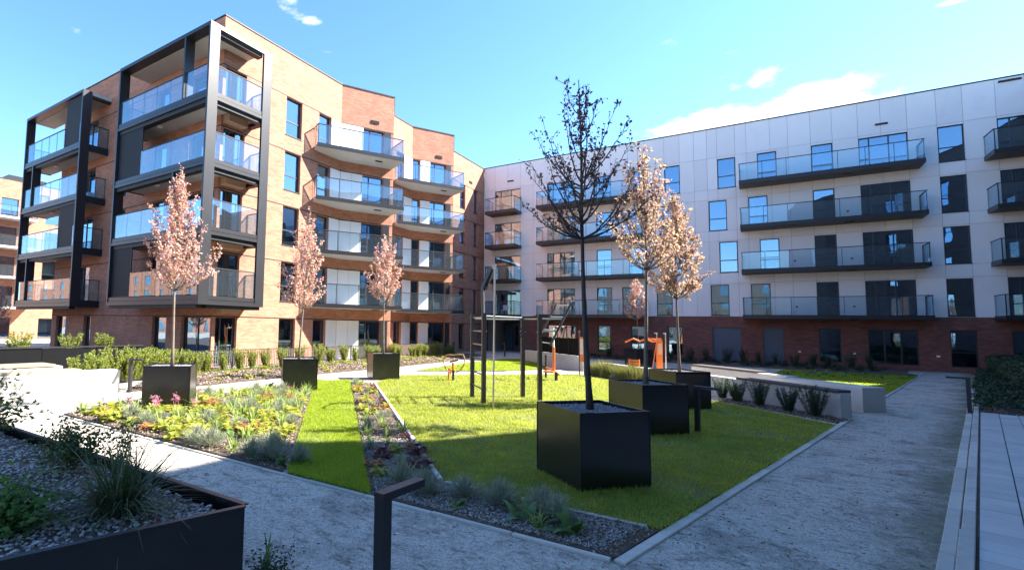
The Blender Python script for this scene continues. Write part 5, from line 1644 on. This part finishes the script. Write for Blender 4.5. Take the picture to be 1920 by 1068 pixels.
def lavender_plant(seed, R=0.2):
    rng = np.random.default_rng(seed)
    n = 520
    d = radial(n, rng, 0, 80)
    b = d * rng.uniform(0.02, 0.1, (n, 1)); b[:, 2] *= 0.7
    V, F = ribbons(b, d, rng.uniform(0.5, 1.1, n) * R, 0.0055, 0.05, 2, 0.6, rng)
    m = 160
    d2 = radial(m, rng, 0, 70); b2 = d2 * rng.uniform(0.08, 0.2, (m, 1)) * (R / 0.2)
    V2, F2 = leaf_quads(b2, d2 + rng.normal(0, 0.4, (m, 3)), 0.045, 0.009, rng)
    return plant_mesh('lavender', [(V, F, 0), (V2, F2, 0)], [LAV])


def rosette_plant(seed, mat, n=46, R=0.15, leaf=0.085):
    rng = np.random.default_rng(seed)
    d = radial(n, rng, 15, 78)
    c = d * rng.uniform(0.3, 1.0, (n, 1)) * R
    out = d.copy(); out[:, 2] = rng.uniform(-0.35, 0.4, n)
    L = leaf * rng.uniform(0.7, 1.3, n)
    out = out / np.linalg.norm(out, axis=1, keepdims=True)
    side = np.cross(out, [0, 0, 1.0]); side /= np.linalg.norm(side, axis=1, keepdims=True) + 1e-9
    # six-sided rounded leaves, slightly cupped, as two quads each
    up_ = np.cross(side, out)
    Vs = []
    for (t, s, h) in ((0, 0, 0), (0.35, -0.46, 0.08), (0.8, -0.36, 0.04), (1.0, 0, -0.08), (0.8, 0.36, 0.04), (0.35, 0.46, 0.08)):
        Vs.append(c + out * (L * t)[:, None] + side * (L * s)[:, None] + up_ * (L * h)[:, None])
    V = np.stack(Vs, 1).reshape(-1, 3)
    i = np.arange(n) * 6
    F = np.concatenate([np.stack([i, i + 1, i + 2, i + 3], 1), np.stack([i, i + 3, i + 4, i + 5], 1)])
    st = ribbons(np.zeros((n, 3)), c + 1e-4, np.linalg.norm(c, axis=1), 0.005, 0, 1, 0.2, rng)
    return plant_mesh('rosette_plant', [(V, F, 0), (st[0], st[1], 0)], [mat])


def broad_plant(seed, n=11, L=(0.14, 0.26)):
    rng = np.random.default_rng(seed)
    d = radial(n, rng, 20, 70)
    b = np.concatenate([rng.normal(0, 0.02, (n, 2)), np.zeros((n, 1))], 1)
    V, F = ribbons(b, d, rng.uniform(*L, n), rng.uniform(0.05, 0.085, n), rng.uniform(0.3, 0.6, n), 5, 0.97, rng)
    return plant_mesh('broad_leaf_plant', [(V, F, 0)], [BROAD])


def pink_plant(seed, nf=5):
    rng = np.random.default_rng(seed)
    n = 9
    d = radial(n, rng, 30, 75)
    V, F = ribbons(np.zeros((n, 3)), d, rng.uniform(0.12, 0.2, n), 0.07, 0.4, 4, 0.95, rng)
    ps = [(V, F, 0)]
    d2 = radial(nf, rng, 0, 22); ln = rng.uniform(0.25, 0.4, nf)
    V2, F2 = ribbons(rng.normal(0, 0.02, (nf, 3)) * [1, 1, 0], d2, ln, 0.012, 0, 3, 0.1, rng)
    ps.append((V2, F2, 2))
    tip = d2 * ln[:, None]
    C = np.repeat(tip, 42, 0) + rng.normal(0, 0.022, (nf * 42, 3)) * [1, 1, 0.7]
    V3, F3 = leaf_quads(C, rng.normal(0, 1, C.shape), 0.022, 0.017, rng)
    ps.append((V3, F3, 1))
    return plant_mesh('pink_flower_plant', ps, [BROAD, PINK, STEMPINK])


def twig_shrub(seed, mat, h=0.75, r=0.2, nst=11, per=60, leaf=0.05, flare=0.35, name='hedge_shrub', stem=BARK, wr=0.45):
    """upright shoots thickly set with small leaves"""
    rng = np.random.default_rng(seed)
    ps = []
    for i in range(nst):
        a = rng.uniform(0, 6.283); rr = r * math.sqrt(rng.random())
        b = np.array([math.cos(a) * rr * 0.35, math.sin(a) * rr * 0.35, 0.0])
        e = np.array([math.cos(a) * rr * (1 + flare), math.sin(a) * rr * (1 + flare), h * rng.uniform(0.62, 1.05)])
        V, F = ribbons(b[None], (e - b)[None], np.linalg.norm(e - b), 0.012, 0, 2, 0.5, rng)
        ps.append((V, F, 1))
        t = rng.uniform(0.08, 1.02, per)[:, None]
        c = b + (e - b) * t + rng.normal(0, 0.012, (per, 3))
        d = rng.normal(0, 1, (per, 3)); d[:, 2] = np.abs(d[:, 2]) * 0.6 + 0.5
        V, F = leaf_quads(c, d, leaf * rng.uniform(0.6, 1.25, per), leaf * wr, rng)
        ps.append((V, F, 0))
    return plant_mesh(name, ps, [mat, stem])


def sedge_plant(seed, n=420, L=(0.35, 0.7), mat=SEDGE, wd=0.007, tilt=72, droop=0.75, name='ornamental_grass', r=0.05):
    rng = np.random.default_rng(seed)
    d = radial(n, rng, 4, tilt)
    b = np.concatenate([rng.normal(0, r, (n, 2)), np.zeros((n, 1))], 1)
    V, F = ribbons(b, d, rng.uniform(*L, n), wd * rng.uniform(0.7, 1.4, n), rng.uniform(0.15, droop, n), 6, 0.9, rng)
    return plant_mesh(name, [(V, F, 0)], [mat])


def leafy_bush(seed, n=2200, R=(0.3, 0.3, 0.3), leaf=0.05, mat=BUSH, nst=14, name='leafy_bush', wr=0.6, sparse=False):
    rng = np.random.default_rng(seed)
    ps = []
    tips = []
    for i in range(nst):
        d = radial(1, rng, 5, 62)[0]
        L = rng.uniform(0.6, 1.0)
        e = d * np.array(R) * 1.9 * L
        e[2] = abs(d[2]) * R[2] * 2.0 * L
        V, F = ribbons(np.zeros((1, 3)), e[None] + 1e-5, np.linalg.norm(e), 0.007, 0.1, 4, 0.5, rng)
        ps.append((V, F, 1)); tips.append(e)
    tips = np.array(tips)
    k = n // nst
    for e in tips:
        t = rng.uniform(0.3 if not sparse else 0.35, 1.05, k)[:, None]
        sp = 0.075 if not sparse else 0.05
        c = e * t + rng.normal(0, sp, (k, 3)) * (0.4 + t)
        c[:, 2] = np.abs(c[:, 2]) + 0.01
        d = rng.normal(0, 1, (k, 3)); d[:, 2] *= 0.5
        V, F = leaf_quads(c, d, leaf * rng.uniform(0.6, 1.3, k), leaf * wr, rng)
        ps.append((V, F, 0))
    return plant_mesh(name, ps, [mat, BARK])


PROTO = {}


def proto(kind, n, fn):
    PROTO[kind] = [fn(100 * (hash_(kind) % 50) + i) for i in range(n)]


def hash_(s):
    return sum(ord(c) * (i + 1) for i, c in enumerate(s))


proto('strap_leaf_plant', 4, strap_plant)
proto('lavender', 4, lavender_plant)
proto('lime_rosette_plant', 3, lambda s: rosette_plant(s, LIME))
proto('amber_rosette_plant', 3, lambda s: rosette_plant(s, AMBER))
proto('purple_rosette_plant', 2, lambda s: rosette_plant(s, PURPLE))
proto('broad_leaf_plant', 3, broad_plant)
proto('pink_flower_plant', 3, pink_plant)
proto('hedge_shrub', 4, lambda s: twig_shrub(s, HEDGE, 0.9, 0.24, 22, 90, 0.072))
proto('dense_hedge_shrub', 3, lambda s: twig_shrub(s, HEDGE, 0.98, 0.36, 34, 90, 0.072))
proto('yew_shrub', 4, lambda s: twig_shrub(s, YEW, 0.68, 0.24, 22, 190, 0.048, 0.35, 'yew_shrub', BARK_DK, 0.24))
proto('dark_shrub', 3, lambda s: twig_shrub(s, DARKGREEN, 0.8, 0.25, 16, 60, 0.06, 0.3, 'dark_shrub', BARK_DK))
proto('reed_clump', 3, lambda s: sedge_plant(s, 380, (0.7, 1.15), REED, 0.02, 24, 0.32, 'reed_clump', 0.14))
proto('ground_cover_plant', 3, lambda s: rosette_plant(s, DARKGREEN, 60, 0.26, 0.09))


def plant(kind, x, y, z=0.02, s=1.0, label=None, cat='plant', group=None, name=None, i=None, sz=None):
    me = PROTO[kind][random.randrange(len(PROTO[kind])) if i is None else i % len(PROTO[kind])]
    o = bpy.data.objects.new(name or kind, me)
    COL.objects.link(o)
    o.location = (x, y, z); o.rotation_euler = (0, 0, random.uniform(0, 6.28)); o.scale = (s, s, (sz or s) * random.uniform(0.92, 1.1))
    return tag(o, label, cat, group)


random.seed(5)


def spread(poly, n, mind, seed, keepout=()):
    rng = np.random.default_rng(seed)
    out = []
    tries = 0
    while len(out) < n and tries < 12000:
        tries += 1
        p = sample_poly(poly, 1, rng)[0]
        if any((p[0] - q[0]) ** 2 + (p[1] - q[1]) ** 2 < mind ** 2 for q in out):
            continue
        if any((p[0] - q[0]) ** 2 + (p[1] - q[1]) ** 2 < q[2] ** 2 for q in keepout):
            continue
        out.append(tuple(p))
    return out


LB = {'strap_leaf_plant': ('light green strap leaf clump in the %s', 'strap leaf plants of the %s'),
      'lavender': ('grey green lavender mound in the %s', 'lavender of the %s'),
      'lime_rosette_plant': ('lime yellow round leaf rosette in the %s', 'lime rosettes of the %s'),
      'amber_rosette_plant': ('amber red round leaf rosette in the %s', 'amber rosettes of the %s'),
      'purple_rosette_plant': ('purple leaf rosette in the %s', 'purple rosettes of the %s'),
      'broad_leaf_plant': ('broad glossy green leaf plant in the %s', 'broad leaf plants of the %s'),
      'pink_flower_plant': ('pink flower heads on stalks over green leaves in the %s', 'pink flowers of the %s')}


def fill_bed(poly, n, mind, seed, weights, where, keepout=(), smin=0.85, smax=1.6):
    kinds = list(weights); ws = [weights[k] for k in kinds]
    rnd = random.Random(seed)
    for p in spread(poly, n, mind, seed, keepout):
        k = rnd.choices(kinds, ws)[0]
        a, b = LB[k]
        wh = where
        if where == 'large sunlit bed':
            dist = abs((p[0] + 5.6) * 8.65 + (p[1] - 5.15) * 7.7) / 11.58      # to the edge of the grass strip
            wh = 'large bed along the front kerb' if p[1] < 6.1 else ('large bed beside the grass strip' if dist < 1.0 else
                 ('large bed around the pink flowers' if p[1] < 8.6 and p[0] < -10.4 else 'middle of the large bed'))
        plant(k, p[0], p[1], 0.02, rnd.uniform(smin, smax), a % wh, 'plant', b % wh)


KO = [(-12.25, 7.4, 0.85), (-12.17, 11.75, 0.85), (-12.35, 16.5, 0.9)]
BL_in = [(-12.55, 5.35), (-6.0, 5.3), (-13.0, 13.3), (-12.85, 9.2), (-12.7, 7.0)]
W_IN = {'strap_leaf_plant': 46, 'lavender': 16, 'lime_rosette_plant': 34, 'amber_rosette_plant': 6, 'broad_leaf_plant': 3}
fill_bed(BL_in, 175, 0.31, 41, W_IN, 'large sunlit bed', KO)
for (x, y) in ((-11.35, 6.5), (-11.15, 6.9), (-11.9, 6.2), (-10.9, 7.2), (-11.0, 6.3), (-12.5, 5.9)):
    plant('pink_flower_plant', x, y, 0.02, random.uniform(0.8, 1.05), LB['pink_flower_plant'][0] % 'large sunlit bed before a planter', 'plant', LB['pink_flower_plant'][1] % 'large sunlit bed')
fill_bed([(-4.35, 5.65), (-3.75, 6.25), (-11.4, 14.5), (-12.2, 14.5)], 46, 0.36, 43,
         {'strap_leaf_plant': 22, 'lavender': 26, 'lime_rosette_plant': 22, 'purple_rosette_plant': 16, 'amber_rosette_plant': 8, 'broad_leaf_plant': 10}, 'narrow bed beside the lawn kerb', KO, 0.7, 1.15)
CNT = {}
for (k, x, y, s) in (('lavender', -3.45, 5.55, 1.15), ('strap_leaf_plant', -1.95, 5.35, 0.7), ('broad_leaf_plant', -2.9, 5.4, 0.9), ('lime_rosette_plant', -2.4, 5.9, 0.6), ('lavender', -3.0, 5.72, 1.0), ('lavender', -2.55, 5.75, 1.15), ('lavender', -2.05, 5.8, 1.2), ('lavender', -1.85, 5.6, 1.05),
                     ('broad_leaf_plant', -2.12, 5.55, 1.7), ('broad_leaf_plant', -1.6, 5.42, 1.6), ('broad_leaf_plant', -1.78, 5.75, 1.2), ('broad_leaf_plant', -3.75, 5.85, 1.2), ('strap_leaf_plant', -2.25, 5.7, 0.8),
                     ('lavender', -3.95, 5.75, 1.1), ('purple_rosette_plant', -4.15, 6.35, 1.2), ('strap_leaf_plant', -4.3, 6.25, 0.8), ('lime_rosette_plant', -2.9, 6.0, 0.6),
                     ('broad_leaf_plant', -5.9, 5.4, 1.15), ('lavender', -6.2, 5.45, 1.2), ('broad_leaf_plant', -6.6, 5.4, 1.1), ('lavender', -5.75, 5.6, 1.0)):
    a, b = LB[k]
    nth = {'lavender': ['', 'first', 'second', 'third', 'fourth', 'fifth', 'sixth', 'seventh', 'eighth', 'ninth', 'tenth'], }.get(k)
    CNT[k] = CNT.get(k, 0) + 1
    lab = a % 'shaded gravel bed at the front kerb'
    if nth:
        lab = 'grey green lavender mound, %s planted along the shaded front kerb bed' % nth[CNT[k]]
    plant(k, x, y, 0.02, s * 1.2, lab, 'plant', b % 'shaded gravel bed at the front kerb')

# shrubs along the fence
NTH = ['first', 'second', 'third', 'fourth', 'fifth', 'sixth', 'seventh', 'eighth', 'ninth', 'tenth', 'eleventh', 'twelfth', 'thirteenth', 'fourteenth', 'fifteenth',
       'sixteenth', 'seventeenth', 'eighteenth', 'nineteenth', 'twentieth', 'next to last', 'last']
random.seed(12)
ys = [15.3, 16.1, 17.0, 18.2, 19.5, 20.6, 21.7, 22.6, 23.8, 24.6, 26.2, 27.0, 28.4, 29.0, 30.1, 31.2, 31.9, 33.0, 33.8, 12.9, 13.8, 14.6]
for i, y in enumerate(sorted(ys)):
    plant('hedge_shrub', -18.85 + random.uniform(-0.12, 0.12), y, 0.03, random.uniform(0.85, 1.12), 'upright yellow green shrub along the railing fence, the %s from the dense hedge' % NTH[i], 'shrub', 'single shrubs along the fence')
for i in range(17):
    plant('dense_hedge_shrub', -17.6 + random.uniform(-0.25, 0.25) - 0.085 * i, 7.6 + i * 0.3, 0.03, random.uniform(0.85, 1.1), 'bushy yellow green shrub in the dense hedge behind the left concrete wall', 'shrub', 'hedge shrubs behind the left wall', name='hedge_shrub')
# yew shrubs before the seat wall
for i, (px_, py_) in enumerate(((1.12, 16.62), (0.62, 17.15), (-0.02, 17.9), (-0.55, 18.45), (-0.95, 18.95))):
    lab = ['dark yew shrub nearest the walk end of the coped wall', 'dark yew shrub second from the walk along the coped wall', 'dark yew shrub in the middle before the coped wall',
           'slender dark yew shrub fourth along the coped wall', 'dark yew shrub partly hidden by the third planter'][i]
    plant('yew_shrub', px_, py_, 0.02, [1.15, 0.98, 0.98, 1.0, 0.9][i], lab, 'shrub', 'yew shrubs before the seat wall', i=i)
# reed clumps
for i in range(8):
    x = -6.35 + i * 0.3; y = 24.35 - i * 0.21 + random.uniform(-0.15, 0.15)
    plant('reed_clump', x, y, 0.0, random.uniform(0.72, 0.95), 'tall yellow green reed clump, the %s along the low pale wall' % NTH[i], 'grass clump', 'reed clumps by the low wall')
for i in range(3):
    plant('lavender', -5.1 + i * 0.45, 23.2 + 0.1 * i, 0.0, 1.1, 'grey lavender mound at the foot of the reed clumps', 'plant', 'lavender by the reeds')
# shrubs in front of the white block
for i, x in enumerate((5.6, 4.6, 3.6, 2.75, 1.9, 0.95, 0.05, -0.8, -1.75, -2.9, -4.0, -5.2, -7.2, -8.2, -9.5)):
    plant('dark_shrub', x, 41.6 + random.uniform(-0.3, 0.3), 0.06, random.uniform(0.9, 1.2), 'small dark shrub in the row below the white block, the %s from the walk' % NTH[i], 'shrub', 'shrubs below the white block')
for p in spread([(-15, 42.4), (-14.6, 39.0), (-6, 38.8), (5.4, 37.8), (6.4, 42.4)], 120, 0.55, 77):
    plant('ground_cover_plant', p[0], p[1], 0.05, random.uniform(0.7, 1.2), 'low dark ground cover plant in the bed of the white block', 'plant', 'ground cover below the white block')
for p in spread([(0.6, 30.4), (6.0, 33.9), (6.3, 36.2), (1.4, 35.8)], 26, 0.5, 78):
    plant('broad_leaf_plant', p[0], p[1], 0.03, random.uniform(1.2, 1.7), 'leafy green plant on the small shaded lawn beyond the benches', 'plant', 'leafy plants on the small lawn')
for p in spread([(-19.1, 12.0), (-15.9, 9.0), (-15.6, 14.0), (-15.5, 21.5), (-15.8, 27.0), (-17.0, 33.0), (-19.1, 34)], 60, 0.6, 79):
    plant('lime_rosette_plant', p[0], p[1], 0.04, random.uniform(0.7, 1.1), 'small yellow green plant on the bark mulch before the fence', 'plant', 'small plants on the mulch')
# green strip at the foot of the fence
n = 5200
P = np.stack([RNG.normal(-18.9, 0.28, n), RNG.uniform(11.5, 34.5, n), np.full(n, 0.04)], 1)
d = radial(n, RNG, 5, 60)
V, F = ribbons(P, d, RNG.uniform(0.1, 0.28, n), 0.022, 0.3, 2, 0.8)
top('ground_cover', np_mesh('ground_cover', V, F, HEDGE), None, kind='stuff')
# dark ivy-like cover and hedge on the right
def leaf_carpet(name, poly, n, zfun, leaf, mat, seed):
    rng = np.random.default_rng(seed)
    p = sample_poly(poly, n, rng)
    z = zfun(p, rng)
    d = rng.normal(0, 1, (n, 3)); d[:, 2] = np.abs(d[:, 2]) * 0.8
    V, F = leaf_quads(np.concatenate([p, z[:, None]], 1), d, leaf * rng.uniform(0.6, 1.4, n), leaf * 0.65, rng)
    top(name, np_mesh(name, V, F, mat), None, kind='stuff')


def ripple(p, a, f):
    return a * (np.sin(p[:, 0] * f + 1.3 * np.sin(p[:, 1] * f * 0.7)) + np.sin(p[:, 1] * f * 1.2 + p[:, 0])) * 0.5


leaf_carpet('ground_cover', [R_pt(14.6) , (5.9, 20.6), (12, 22.3), (14, 41), R_pt(35)], 26000,
            lambda p, r: 0.08 + r.random(len(p)) ** 0.6 * (0.28 + ripple(p, 0.12, 2.1)), 0.1, DARKGREEN, 3)
hr = root('dark_hedge', (8.6, 24, 0), 'dark green clipped hedge at the shaded edge of the walk', 'hedge')
HP = [(6.2, 21.6), (8.2, 21.9), (13.4, 41.5), (10.2, 41.5)]
rngh = np.random.default_rng(8)
ph = sample_poly(HP, 26000, rngh)
zh = (0.35 + 0.75 * rngh.random(len(ph)) ** 0.5 + ripple(ph, 0.12, 3))
dh = rngh.normal(0, 1, (len(ph), 3))
V, F = leaf_quads(np.concatenate([ph, zh[:, None]], 1) - np.array([8.6, 24, 0]), dh, 0.1 * rngh.uniform(0.6, 1.4, len(ph)), 0.062, rngh)
part('foliage', np_mesh('foliage', V, F, DARKGREEN), None, hr)
part('stems', MB().prism([(6.5, 21.9), (8.0, 22.1), (13.1, 41.3), (10.4, 41.3)], 0.0, 0.6), SOIL, hr)

# grasses and bushes in the foreground planter
zp = zt - 0.06
sg = top('ornamental_grass', sedge_plant(71, 430, (0.45, 0.9), SEDGE, 0.0125, 74, 0.72, r=0.06), None, 'arching dark sedge clump on the gravel of the foreground planter', 'grass clump')
sg.location = (-3.93, 2.02, zp)
nd = top('leafy_bush', leafy_bush(72, 1500, (0.3, 0.3, 0.24), 0.05, NANDINA, 16, 'leafy_bush', 0.45, True), None, 'thin stemmed open bush standing behind the sedge clump', 'bush')
nd.location = (-5.35, 2.3, zp)
nd2 = top('leafy_bush', leafy_bush(73, 520, (0.2, 0.2, 0.22), 0.05, NANDINA, 10, 'leafy_bush', 0.4, True), None, 'sparse bush at the far left of the planter before the sunlit wall', 'bush')
nd2.location = (-7.75, 2.3, zp); nd2.scale = (1.7, 1.7, 1.7)
gb_ = top('leafy_bush', leafy_bush(74, 1500, (0.16, 0.16, 0.11), 0.05, BUSH, 18, 'leafy_bush', 0.65), None, 'fresh green leafy bush at the front rim of the planter', 'bush')
gb_.location = (-4.2, 1.42, zp)
nd3 = top('leafy_bush', leafy_bush(75, 420, (0.2, 0.2, 0.26), 0.045, NANDINA, 9, 'leafy_bush', 0.4, True), None, 'tall airy twig bush right behind the planter rim', 'bush')
nd3.location = (-4.75, 2.42, zp)
# plant at the foot of the planter
fl = top('strap_leaf_plant', strap_plant(76, BROAD, 9, (0.25, 0.5), (0.03, 0.045), 0.5), None, 'tall green leaves at the foot of the planter by the bollard', 'plant')
fl.location = (-3.5, 3.06, 0.0)
fl2 = top('low_bush', leafy_bush(77, 900, (0.15, 0.15, 0.06), 0.03, YEW, 14, 'low_bush', 0.6), None, 'low dark cushion plant at the foot of the foreground planter', 'plant')
fl2.location = (-3.36, 2.95, 0.0)
# spiky green plants on the terrace behind the black fence
for i, (x, y, lab) in enumerate(((-22.0, 9.0, 'green and orange shrub showing over the black fence'), (-22.2, 10.4, 'reddish shrub over the black fence near the tower'), (-22.3, 7.4, 'pale green shrub over the black fence at the photo edge'))):
    plant('dense_hedge_shrub', x, y, 0.65, 0.95, lab, 'shrub', 'shrubs behind the black fence', name='hedge_shrub', i=i)

# ------------------------------------------------------------------ lawns, bark chips and gravel as real geometry
def grass(name, poly, n, mat, h, seed, near=8.5, wd=0.008):
    rng = np.random.default_rng(seed)
    cx_, cy_ = np.mean(poly, 0)
    poly = [(cx_ + (a - cx_) * 1.007, cy_ + (b - cy_) * 1.007) for a, b in poly]
    p = sample_poly(poly, n, rng, near)
    r = np.hypot(p[:, 0], p[:, 1])
    d = radial(n, rng, 0, 48)
    # thin worn patches
    worn = np.sin(p[:, 0] * 1.9 + 2 * np.sin(p[:, 1] * 0.8)) + np.sin(p[:, 1] * 2.3 + p[:, 0] * 0.7) + rng.normal(0, 0.6, n)
    k = worn > -1.7
    p, r, d = p[k], r[k], d[k]
    n = len(p)
    hh = rng.uniform(0.6, 1.25, n) * h
    V, F = ribbons(np.concatenate([p, np.full((n, 1), 0.025)], 1), d, hh, wd * np.maximum(1, r / 9), 0.25, 2, 0.85, rng)
    top(name, np_mesh(name, V, F, mat), None, kind='stuff')


grass('grass', LAWN, 170000, BLADE, 0.072, 1)
grass('grass', STRIP, 60000, BLADE2, 0.07, 2, 8)
grass('grass', LAWN2, 16000, BLADE2, 0.06, 3, 30, 0.016)
grass('grass', LAWN3, 14000, BLADE2, 0.06, 4, 25, 0.014)
grass('grass', LAWN4, 9000, BLADE2, 0.06, 5, 30, 0.016)


def chips(name, poly, n, seed, size=0.03, mat=CHIP, z=0.03, near=None):
    rng = np.random.default_rng(seed)
    p = sample_poly(poly, n, rng, near)
    d = rng.normal(0, 1, (n, 3)); d[:, 2] *= 0.25
    V, F = leaf_quads(np.concatenate([p, z + rng.uniform(0, 0.02, (n, 1))], 1), d, size * rng.uniform(0.5, 1.6, n), size * 0.55, rng)
    top(name, np_mesh(name, V, F, mat), None, kind='stuff')


chips('bark_chips', BED_L, 16000, 11, 0.04)
chips('bark_chips', BED_M, 9000, 12, 0.03, near=9)
chips('bark_chips', MULCH_F, 15000, 13, 0.07, z=0.05)
chips('bark_chips', BED_Y, 2200, 14, 0.05, z=0.03)
chips('bark_chips', BED_R, 9000, 15, 0.06, z=0.04)
P = sample_poly([(-3.95, 5.2), (-1.25, 5.2), (-1.1, 6.02), (-3.6, 6.02), (-5.4, 8.0), (-6.2, 7.7)], 9000, near=7)
top('gravel', pebble_mesh('gravel', P, 0.026, 0.013, PEBBLE, zj=0.6), None, kind='stuff')
rngd = np.random.default_rng(55)
pd_ = np.concatenate([sample_poly([L_pt(0.3), L_pt(22), R_pt(20), R_pt(-2.5), (-3.0, 3.0), (-1.2, 5.0)], 900, rngd, 6), sample_poly([(-12, 4.2), (-6.5, 3.2), (-1.2, 3.2), (-1.2, 5.0), (-12, 5.0)], 420, rngd)])
dd_ = rngd.normal(0, 1, (len(pd_), 3)); dd_[:, 2] *= 0.2
V, F = leaf_quads(np.concatenate([pd_, np.full((len(pd_), 1), -0.006)], 1), dd_, 0.035 * rngd.uniform(0.4, 1.5, len(pd_)), 0.016, rngd)
top('leaf_litter', np_mesh('leaf_litter', V, F, CHIP), None, kind='stuff')
# loose stones on the gravel walk
pp_ = np.concatenate([sample_poly([L_pt(0), L_pt(16), R_pt(14), R_pt(-3), (-2, 3.5), (-1.2, 5.0)], 2600, near=5), sample_poly([(-6.5, 3.0), (-1.2, 3.2), (-1.2, 4.95), (-6.5, 4.9)], 2200)])
top('gravel', pebble_mesh('gravel', pp_, -0.028, 0.007, PEBBLE, zj=0.3), None, kind='stuff')
